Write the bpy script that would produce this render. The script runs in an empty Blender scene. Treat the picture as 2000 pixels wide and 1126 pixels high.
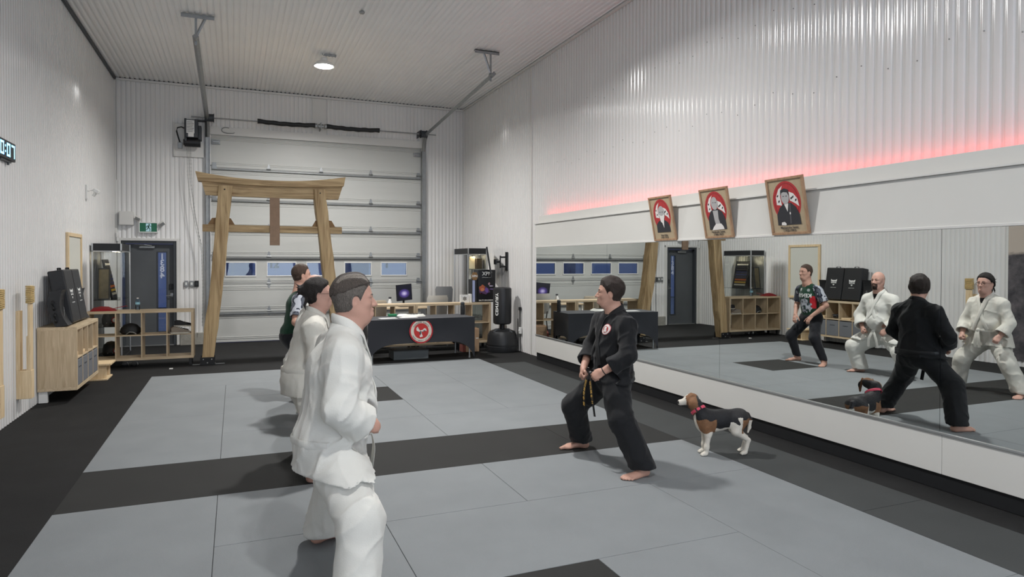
import bpy, bmesh, math, random
import numpy as np
from math import sin, cos, pi, radians, sqrt, atan2
from mathutils import Vector, Matrix, Euler
random.seed(7)
SC = bpy.context.scene
C = SC.collection

# ------------------------------------------------------------------ camera, world, exposure
def setup_camera():
    yaw, pit, rol, H = .3922, -.0140, .0021, 1.65
    fw = Vector((sin(yaw)*cos(pit), cos(yaw)*cos(pit), sin(pit)))
    r0 = Vector((cos(yaw), -sin(yaw), 0)); u0 = r0.cross(fw)
    r = r0*cos(rol) + u0*sin(rol); u = -r0*sin(rol) + u0*cos(rol)
    cd = bpy.data.cameras.new('camera'); co = bpy.data.objects.new('camera', cd); C.objects.link(co)
    m = Matrix((r, u, -fw)).transposed().to_4x4(); m.translation = Vector((0, 0, H))
    co.matrix_world = m
    cd.sensor_width = 36; cd.lens = 1307.9/2000*36; cd.shift_y = -33.6/2000
    cd.clip_start = .05; cd.clip_end = 200
    SC.camera = co
setup_camera()
W = bpy.data.worlds.new('dusk'); SC.world = W; W.use_nodes = True
W.node_tree.nodes['Background'].inputs[0].default_value = (.30, .32, .60, 1)
W.node_tree.nodes['Background'].inputs[1].default_value = 1.5
SC.view_settings.view_transform = 'Standard'; SC.view_settings.look = 'None'
SC.view_settings.exposure = 0.0
try: SC.cycles.transparent_max_bounces = 32
except Exception: pass
SC.view_settings.gamma = 1; SC.view_settings.use_curve_mapping = False
LAMP_STRENGTH = 30.0
LAMPS = [(1.40, 11.7), (1.9, 6.5), (1.4, 1.0), (1.4, -4.2)]
LAMP_W = [200, 155, 86, 120]
def area(name, loc, size, energy, col, rot=(0, 0, 0), sy=None, spread=180):
    d = bpy.data.lights.new(name, 'AREA'); d.shape = 'DISK' if sy is None else 'RECTANGLE'; d.size = size
    if sy: d.size_y = sy
    d.energy = energy; d.color = col; d.spread = radians(spread)
    o = bpy.data.objects.new(name, d); C.objects.link(o); o.location = loc; o.rotation_euler = rot; return o
for (x, y), w in zip(LAMPS, LAMP_W): area('lamp_light', (x, y, 4.905), .26, w, (1, .985, .965), spread=158)
# added bluish fill from behind the camera, tilted up to brighten the ceiling
area('ceiling_fill_light', (1.4, -6.25, 2.2), 5.0, 360, (.80, .88, 1.0), rot=(pi/2+.72, 0, 0), sy=3.4)
XL, XR, YB, YF, ZC, XM = -2.1185, 4.8727, 14.7385, -6.0, 5.1535, 4.72

# ------------------------------------------------------------------ materials
def lin(c):
    return tuple(((v/255)/12.92 if v/255 <= .04045 else ((v/255+.055)/1.055)**2.4) for v in c)
MATS = {}
def mat(name, rgb, rough=.5, metal=0, spec=.5, bump=0, bscale=50, var=0, vscale=5, emit=None, estr=0, stretch=(1,1,1), trans=0, ior=1.45, sheen=0):
    if name in MATS: return MATS[name]
    m = bpy.data.materials.new(name); m.use_nodes = True; nt = m.node_tree
    b = nt.nodes['Principled BSDF']; col = lin(rgb)+(1,)
    b.inputs['Base Color'].default_value = col; b.inputs['Roughness'].default_value = rough
    b.inputs['Metallic'].default_value = metal; b.inputs['Specular IOR Level'].default_value = spec
    b.inputs['IOR'].default_value = ior
    if trans: b.inputs['Transmission Weight'].default_value = trans
    if sheen: b.inputs['Sheen Weight'].default_value = sheen
    if emit is not None:
        b.inputs['Emission Color'].default_value = lin(emit)+(1,); b.inputs['Emission Strength'].default_value = estr
    if bump or var:
        tc = nt.nodes.new('ShaderNodeTexCoord'); mp = nt.nodes.new('ShaderNodeMapping')
        mp.inputs['Scale'].default_value = stretch
        nt.links.new(tc.outputs['Object'], mp.inputs[0])
    if bump:
        n = nt.nodes.new('ShaderNodeTexNoise'); n.inputs['Scale'].default_value = bscale; n.inputs['Detail'].default_value = 4
        bp = nt.nodes.new('ShaderNodeBump'); bp.inputs['Strength'].default_value = bump; bp.inputs['Distance'].default_value = .01
        nt.links.new(mp.outputs[0], n.inputs['Vector']); nt.links.new(n.outputs[0], bp.inputs['Height']); nt.links.new(bp.outputs[0], b.inputs['Normal'])
    if var:
        n = nt.nodes.new('ShaderNodeTexNoise'); n.inputs['Scale'].default_value = vscale; n.inputs['Detail'].default_value = 5
        rp = nt.nodes.new('ShaderNodeMapRange'); rp.inputs[1].default_value = .3; rp.inputs[2].default_value = .7
        rp.inputs[3].default_value = 1-var; rp.inputs[4].default_value = 1+var
        mx = nt.nodes.new('ShaderNodeVectorMath'); mx.operation = 'MULTIPLY'
        mx.inputs[0].default_value = col[:3]
        nt.links.new(mp.outputs[0], n.inputs['Vector']); nt.links.new(n.outputs[0], rp.inputs[0])
        nt.links.new(rp.outputs[0], mx.inputs[1]); nt.links.new(mx.outputs[0], b.inputs['Base Color'])
    MATS[name] = m; return m
def wood(name, c1, c2, axis=2, scale=3.0, rough=.55, rings=False, bump=.15, knots=False):
    if name in MATS: return MATS[name]
    m = bpy.data.materials.new(name); m.use_nodes = True; nt = m.node_tree; N = nt.nodes; L = nt.links
    b = N['Principled BSDF']; b.inputs['Roughness'].default_value = rough; b.inputs['Specular IOR Level'].default_value = .3
    tc = N.new('ShaderNodeTexCoord'); mp = N.new('ShaderNodeMapping'); s = [14, 14, 14]; s[axis] = .9
    mp.inputs['Scale'].default_value = s; L.new(tc.outputs['Object'], mp.inputs[0])
    n = N.new('ShaderNodeTexNoise'); n.inputs['Scale'].default_value = scale; n.inputs['Detail'].default_value = 6; n.inputs['Distortion'].default_value = 1.2
    L.new(mp.outputs[0], n.inputs['Vector'])
    cr = N.new('ShaderNodeValToRGB'); cr.color_ramp.elements[0].color = lin(c1)+(1,); cr.color_ramp.elements[1].color = lin(c2)+(1,)
    cr.color_ramp.elements[0].position = .32; cr.color_ramp.elements[1].position = .68
    if knots:
        mp2 = N.new('ShaderNodeMapping'); s2 = [2.4, 2.4, 2.4]; s2[axis] = .5; mp2.inputs['Scale'].default_value = s2
        L.new(tc.outputs['Object'], mp2.inputs[0])
        n2 = N.new('ShaderNodeTexNoise'); n2.inputs['Scale'].default_value = 1.6; n2.inputs['Detail'].default_value = 1
        L.new(mp2.outputs[0], n2.inputs['Vector'])
        ml = N.new('ShaderNodeMath'); ml.operation = 'MULTIPLY'; ml.inputs[1].default_value = 16; L.new(n2.outputs[0], ml.inputs[0])
        sn = N.new('ShaderNodeMath'); sn.operation = 'SINE'; L.new(ml.outputs[0], sn.inputs[0])
        sc = N.new('ShaderNodeMath'); sc.operation = 'MULTIPLY_ADD'; sc.inputs[1].default_value = .09; L.new(sn.outputs[0], sc.inputs[0]); L.new(n.outputs[0], sc.inputs[2])
        L.new(sc.outputs[0], cr.inputs[0])
    else: L.new(n.outputs[0], cr.inputs[0])
    L.new(cr.outputs[0], b.inputs['Base Color'])
    bp = N.new('ShaderNodeBump'); bp.inputs['Strength'].default_value = bump; bp.inputs['Distance'].default_value = .004
    L.new(n.outputs[0], bp.inputs['Height']); L.new(bp.outputs[0], b.inputs['Normal'])
    MATS[name] = m; return m
def glassmat(name, tint=(235, 240, 240), rough=0.0, refl=.12):
    if name in MATS: return MATS[name]
    m = bpy.data.materials.new(name); m.use_nodes = True; nt = m.node_tree; N = nt.nodes; L = nt.links
    N.remove(N['Principled BSDF']); o = N['Material Output']
    t = N.new('ShaderNodeBsdfTransparent'); t.inputs[0].default_value = lin(tint)+(1,)
    g = N.new('ShaderNodeBsdfGlossy'); g.inputs['Roughness'].default_value = rough
    lw = N.new('ShaderNodeFresnel'); lw.inputs[0].default_value = 1.45
    mx = N.new('ShaderNodeMixShader'); L.new(lw.outputs[0], mx.inputs[0]); L.new(t.outputs[0], mx.inputs[1]); L.new(g.outputs[0], mx.inputs[2])
    L.new(mx.outputs[0], o.inputs[0]); MATS[name] = m; return m

m_metal = mat('white_steel_sheet', (224, 223, 221), .15, spec=.5, var=.02, vscale=1.5)
m_ceil = mat('white_ceiling_steel', (240, 240, 240), .40, spec=.35, var=.02, vscale=1.5)
m_trim = mat('white_trim', (214, 213, 209), .4)
m_panel = mat('white_panel', (214, 213, 208), .45, var=.012, vscale=2)
m_black = mat('black_rubber', (38, 38, 38), .85, spec=.2, bump=.25, bscale=180, var=.12, vscale=3)
m_gmat = mat('grey_mat', (129, 133, 135), .75, spec=.25, bump=.25, bscale=260, var=.05, vscale=2.2)
m_dmat = mat('dark_mat', (49, 49, 48), .8, spec=.2, bump=.2, bscale=260, var=.05, vscale=3)
m_smat = mat('dark_side_mat', (68, 70, 70), .8, spec=.2, bump=.2, bscale=260, var=.05, vscale=3)
m_door = mat('painted_door_steel', (190, 191, 187), .42, spec=.4, bump=.1, bscale=60, var=.02, stretch=(.2, 1, 2))
m_dseam = mat('door_seal_grey', (110, 112, 112), .6)
m_galv = mat('galvanised_steel', (150, 152, 152), .42, metal=.75, var=.08, vscale=14)
m_dark = mat('dark_painted_steel', (60, 64, 68), .5)
m_blk = mat('black_plastic', (30, 31, 33), .5)
m_blk2 = mat('black_vinyl', (33, 34, 36), .42, bump=.12, bscale=90)
m_white = mat('white_plastic', (225, 225, 222), .4)
m_conc = mat('concrete', (150, 148, 140), .9, bump=.5, bscale=25, var=.15, vscale=9)
m_bluedoor = mat('charcoal_door_paint', (84, 87, 90), .5, var=.04)
m_oak = wood('light_oak_veneer', (181, 160, 130), (207, 187, 157), 2)
m_oakx = wood('light_oak_veneer_long', (184, 163, 133), (211, 192, 162), 0)
m_oaky = wood('light_oak_veneer_side', (176, 156, 127), (200, 181, 152), 1)
m_pine = wood('pale_pine', (206, 180, 140), (228, 206, 170), 2)
m_cedar = wood('cedar_slab', (148, 122, 86), (198, 172, 131), 2, scale=1.6, knots=True, bump=.3)
m_cedarx = wood('cedar_beam', (145, 119, 84), (200, 174, 133), 0, scale=1.6, knots=True, bump=.3)
m_glass = glassmat('clear_glass', (250, 252, 251))
m_glassg = glassmat('greenish_glass', (222, 234, 230))
m_mirror = mat('mirror_silver', (222, 226, 225), .0, metal=1.0)
m_grey = mat('grey_fabric', (112, 114, 118), .9, bump=.3, bscale=200)
m_red = mat('red_cloth', (150, 30, 38), .8, bump=.3, bscale=60)
m_lens = mat('lamp_lens', (255, 255, 255), .4, emit=(255, 253, 250), estr=LAMP_STRENGTH)
m_led = mat('red_led', (255, 60, 60), .4, emit=(255, 58, 58), estr=11)

# ------------------------------------------------------------------ mesh helpers
class MB:
    def __init__(s): s.v = []; s.f = []; s.m = []
    def add(s, vs, fs, mi=0):
        o = len(s.v); s.v += [tuple(map(float, p)) for p in vs]
        s.f += [tuple(i+o for i in f) for f in fs]; s.m += [mi]*len(fs); return s
    def box(s, x0, x1, y0, y1, z0, z1, mi=0, bev=0, M=None):
        x0, x1 = min(x0, x1), max(x0, x1); y0, y1 = min(y0, y1), max(y0, y1); z0, z1 = min(z0, z1), max(z0, z1)
        if bev:
            bev = min(bev, (x1-x0)*.45, (y1-y0)*.45, (z1-z0)*.45)
            bm = bmesh.new(); bmesh.ops.create_cube(bm, size=1)
            bmesh.ops.scale(bm, vec=(x1-x0, y1-y0, z1-z0), verts=bm.verts)
            bmesh.ops.translate(bm, vec=((x0+x1)/2, (y0+y1)/2, (z0+z1)/2), verts=bm.verts)
            bmesh.ops.bevel(bm, geom=bm.edges[:], offset=bev, segments=2, affect='EDGES', profile=.5)
            bm.verts.index_update(); vs = [v.co.copy() for v in bm.verts]; fs = [[v.index for v in f.verts] for f in bm.faces]; bm.free()
        else:
            vs = [Vector(p) for p in ((x0,y0,z0),(x1,y0,z0),(x1,y1,z0),(x0,y1,z0),(x0,y0,z1),(x1,y0,z1),(x1,y1,z1),(x0,y1,z1))]
            fs = [(0,3,2,1),(4,5,6,7),(0,1,5,4),(1,2,6,5),(2,3,7,6),(3,0,4,7)]
        if M is not None: vs = [M @ v for v in vs]
        return s.add(vs, fs, mi)
    def tube(s, pts, r, n=8, mi=0, cap=True, rs=None, flat=1.0, nrm=None, closed=False):
        P = [Vector(p) for p in pts]; k = len(P); rings = []
        ref = Vector((0, 0, 1))
        for i, p in enumerate(P):
            a = P[(i-1) % k] if (closed or i > 0) else P[i]; b = P[(i+1) % k] if (closed or i < k-1) else P[i]
            t = (b-a); t = t.normalized() if t.length > 1e-9 else Vector((0, 0, 1))
            nn = Vector(nrm[i]) if nrm is not None else (ref if abs(t.dot(ref)) < .95 else Vector((1, 0, 0)))
            w = t.cross(nn).normalized(); q = w.cross(t).normalized(); rr = rs[i] if rs else r
            rings.append([p + w*cos(2*pi*j/n)*rr + q*sin(2*pi*j/n)*rr*flat for j in range(n)])
        vs = [v for R in rings for v in R]; fs = []
        for i in range(k if closed else k-1):
            i2 = (i+1) % k
            for j in range(n): fs.append((i*n+j, i*n+(j+1) % n, i2*n+(j+1) % n, i2*n+j))
        if cap and not closed: fs.append(tuple(range(n-1, -1, -1))); fs.append(tuple((k-1)*n+j for j in range(n)))
        return s.add(vs, fs, mi)
    def cyl(s, a, b, r, n=16, r2=None, mi=0): return s.tube([a, b], r, n, mi, rs=[r, r if r2 is None else r2])
    def lathe(s, prof, c=(0,0,0), n=24, mi=0, M=None):
        vs = []; fs = []; k = len(prof)
        for (r, z) in prof:
            for j in range(n):
                v = Vector((r*cos(2*pi*j/n), r*sin(2*pi*j/n), z))
                if M is not None: v = M @ v
                vs.append(v+Vector(c))
        for i in range(k-1):
            for j in range(n): fs.append((i*n+j, i*n+(j+1) % n, (i+1)*n+(j+1) % n, (i+1)*n+j))
        fs.append(tuple(range(n-1, -1, -1))); fs.append(tuple((k-1)*n+j for j in range(n)))
        return s.add(vs, fs, mi)
    def prism(s, poly, axis, a0, a1, mi=0):
        # poly: list of 2D points in the plane of the two other axes (in xyz order)
        def mk(p, a):
            q = list(p); q.insert(axis, a); return q
        n = len(poly); vs = [mk(p, a0) for p in poly]+[mk(p, a1) for p in poly]
        fs = [tuple(range(n)), tuple(range(2*n-1, n-1, -1))]+[(i, i+n, (i+1) % n+n, (i+1) % n) for i in range(n)]
        return s.add(vs, fs, mi)
    def xf(s, M):
        s.v = [tuple(M @ Vector(p)) for p in s.v]; return s
    def build(s, name, mats, parent=None, smooth=False, off=None, local=False):
        me = bpy.data.meshes.new(name); v = s.v
        if parent is not None and not local:
            mi = WM[parent.name].inverted(); v = [tuple(mi @ Vector(p)) for p in v]
        me.from_pydata(v, [], s.f)
        mats = mats if isinstance(mats, (list, tuple)) else [mats]
        for m in mats: me.materials.append(m)
        if len(mats) > 1: me.polygons.foreach_set('material_index', s.m)
        bm = bmesh.new(); bm.from_mesh(me); bmesh.ops.recalc_face_normals(bm, faces=bm.faces); bm.to_mesh(me); bm.free()
        if smooth: smooth_by_angle(me)
        o = bpy.data.objects.new(name, me); C.objects.link(o)
        if parent is not None: o.parent = parent; WM[o.name] = WM[parent.name]
        else: WM[o.name] = Matrix()
        return o
WM = {}
def smooth_by_angle(me, ang=35):
    me.polygons.foreach_set('use_smooth', [True]*len(me.polygons))
    try: me.set_sharp_from_angle(angle=radians(ang))
    except Exception: pass
def thing(name, label, cat, loc=(0, 0, 0), rz=0, group=None):
    o = bpy.data.objects.new(name, None); C.objects.link(o); o.empty_display_size = .1
    o.location = loc; o.rotation_euler = (0, 0, rz); o['label'] = label; o['category'] = cat
    if group: o['group'] = group
    WM[o.name] = Matrix.Translation(Vector(loc)) @ Matrix.Rotation(rz, 4, 'Z')
    return o
def tag(o, label, cat, group=None):
    o['label'] = label; o['category'] = cat
    if group: o['group'] = group
    return o
def struct(o): o['kind'] = 'structure'; return o
def copy_tree(o, parent=None, loc=None, rz=None, label=None):
    c = o.copy(); C.objects.link(c)
    if parent: c.parent = parent
    if loc is not None: c.location = loc
    if rz is not None: c.rotation_euler = (0, 0, rz)
    if label: c['label'] = label
    for ch in list(o.children): copy_tree(ch, c)
    return c
def reloc(o):
    """move a top-level mesh's origin to its own base centre"""
    me = o.data; n = len(me.vertices); a = np.empty(n*3); me.vertices.foreach_get('co', a); a = a.reshape(-1, 3)
    c = np.array([(a[:, 0].min()+a[:, 0].max())/2, (a[:, 1].min()+a[:, 1].max())/2, a[:, 2].min()])
    me.vertices.foreach_set('co', (a-c).ravel()); o.location = c; return o
def text_mb(txt, size, depth=.001, align='CENTER', spacing=1.0, bold=0.0, vert=False):
    cu = bpy.data.curves.new('t', 'FONT'); cu.body = txt; cu.size = size; cu.align_x = align; cu.align_y = 'CENTER'
    cu.extrude = depth/2; cu.space_character = spacing; cu.resolution_u = 3; cu.offset = bold
    if vert: cu.space_line = .9
    o = bpy.data.objects.new('t', cu); C.objects.link(o)
    dg = bpy.context.evaluated_depsgraph_get(); ev = o.evaluated_get(dg); me = bpy.data.meshes.new_from_object(ev)
    b = MB(); b.add([v.co for v in me.vertices], [tuple(p.vertices) for p in me.polygons])
    bpy.data.objects.remove(o); bpy.data.curves.remove(cu); bpy.data.meshes.remove(me); return b
def sheet(p0, p1, z0, z1):
    b = MB(); b.add([(p0[0], p0[1], z0), (p1[0], p1[1], z0), (p1[0], p1[1], z1), (p0[0], p0[1], z1)], [(0, 1, 2, 3)]); return b
def frameM(origin, right, up):
    r = Vector(right).normalized(); u = Vector(up); u = (u - r*u.dot(r)).normalized(); n = r.cross(u)
    m = Matrix((r, u, n)).transposed().to_4x4(); m.translation = Vector(origin); return m

# ------------------------------------------------------------------ corrugated sheet
PITCH = .0833
def ribprof(t):   # t in 0..1 along one pitch -> height 0..1
    if t < .5: return 1.0
    if t < .64: return 1-(t-.5)/.14
    if t < .86: return 0.0
    return (t-.86)/.14
def ribs(u0, u1):
    T = [0, .13, .25, .37, .5, .53, .61, .64, .75, .86, .89, .97]; H = [.93, .98, 1, .98, .93, .86, .10, .03, 0, .03, .10, .86]
    us, hs = [u0], [None]; k = math.floor(u0/PITCH)
    pts = []
    while k*PITCH < u1:
        for t, h in zip(T, H):
            u = (k+t)*PITCH
            if u0 < u < u1: pts.append((u, h))
        k += 1
    def hh(u):
        t = (u/PITCH) % 1; return ribprof(t)
    return [(u0, hh(u0))]+pts+[(u1, hh(u1))]
def corr(mb, u0, u1, w0, w1, fn, D=.013, rows=1):
    """fn(u,w,h)->xyz ; sheet in u,w with height h"""
    P = ribs(u0, u1); n = len(P); vs = []; fs = []
    for i in range(rows+1):
        w = w0+(w1-w0)*i/rows
        vs += [fn(u, w, h*D) for u, h in P]
    for i in range(rows):
        for j in range(n-1): fs.append((i*n+j, i*n+j+1, (i+1)*n+j+1, (i+1)*n+j))
    mb.add(vs, fs)
def smoothall(o): smooth_by_angle(o.data, 60); return o

# ------------------------------------------------------------------ room shell
fl = MB(); fl.box(XL-.1, XR+.1, YF, YB+.1, -.15, -.004)
floor = struct(fl.build('floor', m_black))
def matpart(x0, x1, y0, y1, m):
    g = .0014; b = MB(); b.box(x0+g, x1-g, y0+g, y1-g, -.02, 0.0, bev=.003)
    return b.build('mat', m, floor)
X = [-1.107, -.119, .873, 1.863, 2.85, 3.8426]
Yj = [2.24, 3.24, 4.215, 5.145, 6.09, 6.99, 7.9, 8.8, 9.70, 10.79]
G, D = m_gmat, m_dmat
for x0, x1, y0, y1, m in [
    (X[0], X[2], Yj[3], Yj[4], D), (X[2], X[4], Yj[3], Yj[4], D), (X[4], X[5], Yj[3], Yj[4], D),
    (X[0], X[1], Yj[1], Yj[3], G), (X[1], X[3], Yj[2], Yj[3], G), (X[3], X[5], Yj[2], Yj[3], G),
    (X[1], X[2], Yj[0], Yj[2], G), (X[2], X[4], Yj[1], Yj[2], G), (X[4], X[5], Yj[0], Yj[2], G),
    (X[2], X[3], Yj[0], Yj[1], D), (X[3], X[4], Yj[0], Yj[1], G), (X[0], X[1], 1.3, Yj[1], G),
    (X[1], X[3], 1.3, Yj[0], G), (X[3], X[5], 1.3, Yj[0], G),
    (X[0], X[1], Yj[4], Yj[6], G), (X[0], X[1], Yj[6], Yj[8], G), (X[0], X[2], Yj[8], Yj[9], G), (X[2], X[4], Yj[8], Yj[9], G),
    (X[1], X[3], Yj[4], Yj[5], G), (X[3], X[5], Yj[4], Yj[5], G),
    (X[1], X[2], Yj[5], Yj[7], G), (X[1], X[3], Yj[7], Yj[8], G), (X[2], X[3], Yj[6], Yj[7], D), (X[2], X[3], Yj[5], Yj[6], G),
    (X[3], X[4], Yj[5], Yj[7], G), (X[3], X[4], Yj[7], Yj[8], G),
    (X[4], X[5], Yj[5], 8.88, G), (X[4], X[5], 8.88, Yj[9], G)]:
    matpart(x0, x1, y0, y1, m)
ys = [1.3, 3.2, 5.16, 7.1, 9.0, 10.15]
for a, b in zip(ys[:-1], ys[1:]): matpart(X[5], 4.43, a, b, m_smat)
for x0, x1 in ((X[0], X[2]), (X[2], X[4]), (X[4], 4.43)):
    for y0, y1 in ((-.6, 1.3), (-2.5, -.6), (-4.4, -2.5)): matpart(x0, x1, y0, y1, G)

wl = MB(); corr(wl, YF, YB, 0, ZC, lambda u, w, h: (XL+h-.013, u, w)); wall_left = struct(smoothall(wl.build('wall_left', m_metal)))
wr = MB(); corr(wr, YF, YB, 0, ZC, lambda u, w, h: (XR-h+.013, u, w)); wall_right = struct(smoothall(wr.build('wall_right', m_metal)))
DX0, DX1, DZ = -.438, 3.872, 4.19          # garage door opening
MX0, MX1, MZ = -2.02, -1.065, 2.045        # person door opening
wb = MB(); f = lambda u, w, h: (u, YB-h+.013, w)
corr(wb, XL, MX0-.04, 0, MZ+.03, f); corr(wb, XL, DX0, MZ+.03, ZC, f); corr(wb, MX1+.04, DX0, .23, MZ+.03, f)
corr(wb, DX0, DX1, DZ+.15, ZC, f); corr(wb, DX1, XR, 0, ZC, f)
wall_back = struct(smoothall(wb.build('wall_back', m_metal)))
wf = MB(); fw_ = lambda u, w, h: (u, YF+h-.013, w)
corr(wf, XL, -1.1, 0, ZC, fw_); corr(wf, 3.9, XR, 0, ZC, fw_); corr(wf, -1.1, 3.9, 0, .5, fw_); corr(wf, -1.1, 3.9, 3.9, ZC, fw_)
struct(smoothall(wf.build('wall_front', m_metal)))
for k in range(5):  # unseen window bays, added to let the bluish fill into the room
    w1 = MB(); x_ = -1.1+k*1.0
    for q in ((x_, x_+.04, .5, 3.9), (x_+.96, x_+1.0, .5, 3.9), (x_+.04, x_+.96, .5, .54), (x_+.04, x_+.96, 3.86, 3.9)): w1.box(q[0], q[1], YF-.05, YF+.02, q[2], q[3])
    wi = struct(w1.build('added_window', m_white)); w1 = MB(); w1.box(x_+.04, x_+.96, YF-.02, YF-.014, .54, 3.86); w1.build('pane', m_glass, wi)
ce = MB(); corr(ce, XL, XR, YF, YB, lambda u, w, h: (u, w, ZC-h+.013), D=.016); ceiling = struct(smoothall(ce.build('ceiling', m_ceil)))
# trims
def trimbox(nm, *a, m=m_trim, bev=.003):
    b = MB(); b.box(*a, bev=bev); return struct(b.build(nm, m))
trimbox('trim_1', XL, XR, YB-.045, YB-.012, ZC-.055, ZC-.018)
trimbox('trim_2', XL, XL+.04, YF, YB-.05, ZC-.05, ZC-.018, m=m_dark)
trimbox('trim_3', XR-.04, XR, YF, YB-.05, ZC-.05, ZC-.018)
trimbox('trim_4', XL-.01, XL+.03, YB-.04, YB-.005, 0, ZC-.06)
trimbox('trim_5', XR-.03, XR+.01, YB-.04, YB-.005, 0, ZC-.06)
trimbox('trim_6', DX0-.02, DX1+.02, YB-.03, YB+.01, DZ, DZ+.16)
trimbox('trim_7', MX0-.06, MX0, YB-.03, YB+.01, 0, MZ+.05)
trimbox('trim_8', MX1, MX1+.06, YB-.03, YB+.01, 0, MZ+.05)
trimbox('trim_9', MX0-.06, MX1+.06, YB-.032, YB+.01, MZ, MZ+.05)
trimbox('trim_10', 1.52, 1.80, YB-.022, YB-.006, DZ+.16, ZC-.06)
trimbox('trim_11', XR-.02, XR, 10.84, 10.88, 0, ZC-.06)
cb = MB(); cb.box(MX1+.06, DX0-.02, YB-.06, YB+.1, -.02, .23, bev=.012); struct(cb.build('baseboard_back', m_conc))
for nm_, q in (('ceiling', (XL-.3, XR+.3, YF-.3, YB+.3, ZC+.03, ZC+.25)), ('wall_left', (XL-.3, XL-.04, YF-.3, YB+.3, -.2, ZC+.03)), ('wall_right', (XR+.04, XR+.3, YF-.3, YB+.3, -.2, ZC+.03)), ('wall_front', (XL-.3, -1.12, YF-.3, YF-.06, -.2, ZC+.03)), ('wall_front', (3.92, XR+.3, YF-.3, YF-.06, -.2, ZC+.03)), ('wall_front', (-1.12, 3.92, YF-.3, YF-.06, -.2, .48)), ('wall_front', (-1.12, 3.92, YF-.3, YF-.06, 3.92, ZC+.03)), ('wall_back', (XL-.3, XR+.3, YB+.1, YB+.22, DZ-.02, ZC+.03)), ('wall_back', (XL-.3, MX0-.02, YB+.1, YB+.22, -.2, DZ)), ('wall_back', (MX1+.02, DX0-.001, YB+.1, YB+.22, -.2, DZ)), ('wall_back', (DX1+.001, XR+.3, YB+.1, YB+.22, -.2, DZ)), ('wall_back', (MX0-.02, MX1+.02, YB+.14, YB+.22, MZ, DZ))):  # unseen outer slabs, added to block sky light leaking through the shell edges
    b = MB(); b.box(*q); struct(b.build(nm_, m_dark))
# wall panel screws on the right wall
sc = MB()
for zz in (3.25, 4.05):
    for i in range(60):
        y = 2.1+i*PITCH*3
        if y < 10: sc.lathe([(0.0055, 0), (.0055, .003), (.0, .006)], (XR-.001, (math.floor(y/PITCH)+.25)*PITCH, zz+.06*sin(i*1.7)), 6, M=Matrix.Rotation(-pi/2, 4, 'Y'))
o = sc.build('screw_heads', m_galv, wall_right); o['kind'] = 'stuff'

# ------------------------------------------------------------------ mirror wall: kick, lower board, mirrors, fascia, glow
Y0M, Y1M = -1.4, 10.35
b = MB(); b.box(XM+.02, XR, Y0M, Y1M, 0, .12); struct(b.build('baseboard_right', m_blk))
for a, c in ((Y0M, 3.27), (3.273, Y1M)):
    b = MB(); b.box(XM, XR-.02, a, c, .12, .41, bev=.003); struct(b.build('trim_12', m_panel))
b = MB(); b.box(XM-.012, XM+.03, Y0M, Y1M, .405, .425, bev=.003); struct(b.build('trim_13', mat('aluminium_channel', (190, 192, 192), .3, metal=.8)))
b = MB(); b.box(XM-.014, XR-.02, Y0M, Y1M, 1.905, 2.285, bev=.003); struct(b.build('trim_14', m_panel))
b = MB(); b.box(XM-.022, XM+.02, Y0M, Y1M, 1.893, 1.914, bev=.003); struct(b.build('trim_15', m_trim))
b = MB(); b.box(XM+.03, XM+.05, Y0M, Y1M-.05, 2.27, 2.425, bev=.003); struct(b.build('trim_16', m_panel))
b = MB(); b.box(XM-.036, XM+.03, Y0M, Y1M, 2.286, 2.301, bev=.002); struct(b.build('trim_17', m_trim))
mj = [Y1M-.012, 8.004, 5.678, 3.288, .9, Y0M+.01]
mlab = ['frameless wall mirror panel at the far end, reflecting the garage door windows', 'frameless wall mirror panel reflecting the grey entry door and the timber gate posts',
        'frameless wall mirror panel behind the dog, reflecting oak shelves and two students', 'frameless wall mirror panel at the right edge of the picture, reflecting the dark rock mural', 'frameless wall mirror panel beside the camera, past the picture edge']
for (a, c, l) in zip(mj[1:], mj[:-1], mlab):
    t = thing('wall_mirror', l, 'mirror', (XM+.01, (a+c)/2, .42), group='mirror panels along the right wall')
    b = MB(); b.box(XM, XM+.006, a+.0015, c-.0015, .42, 1.899); b.build('mirror_glass', m_mirror, t)
    b = MB(); b.box(XM+.007, XM+.015, a+.003, c-.003, .425, 1.899); b.build('mirror_backing', m_grey, t)
b = MB(); b.box(XM+.06, XM+.075, Y0M+.2, Y1M-.15, 2.385, 2.393)
tag(reloc(b.build('led_strip', m_led)), 'red glowing light strip hidden behind the ledge above the mirrors', 'light strip')
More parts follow.
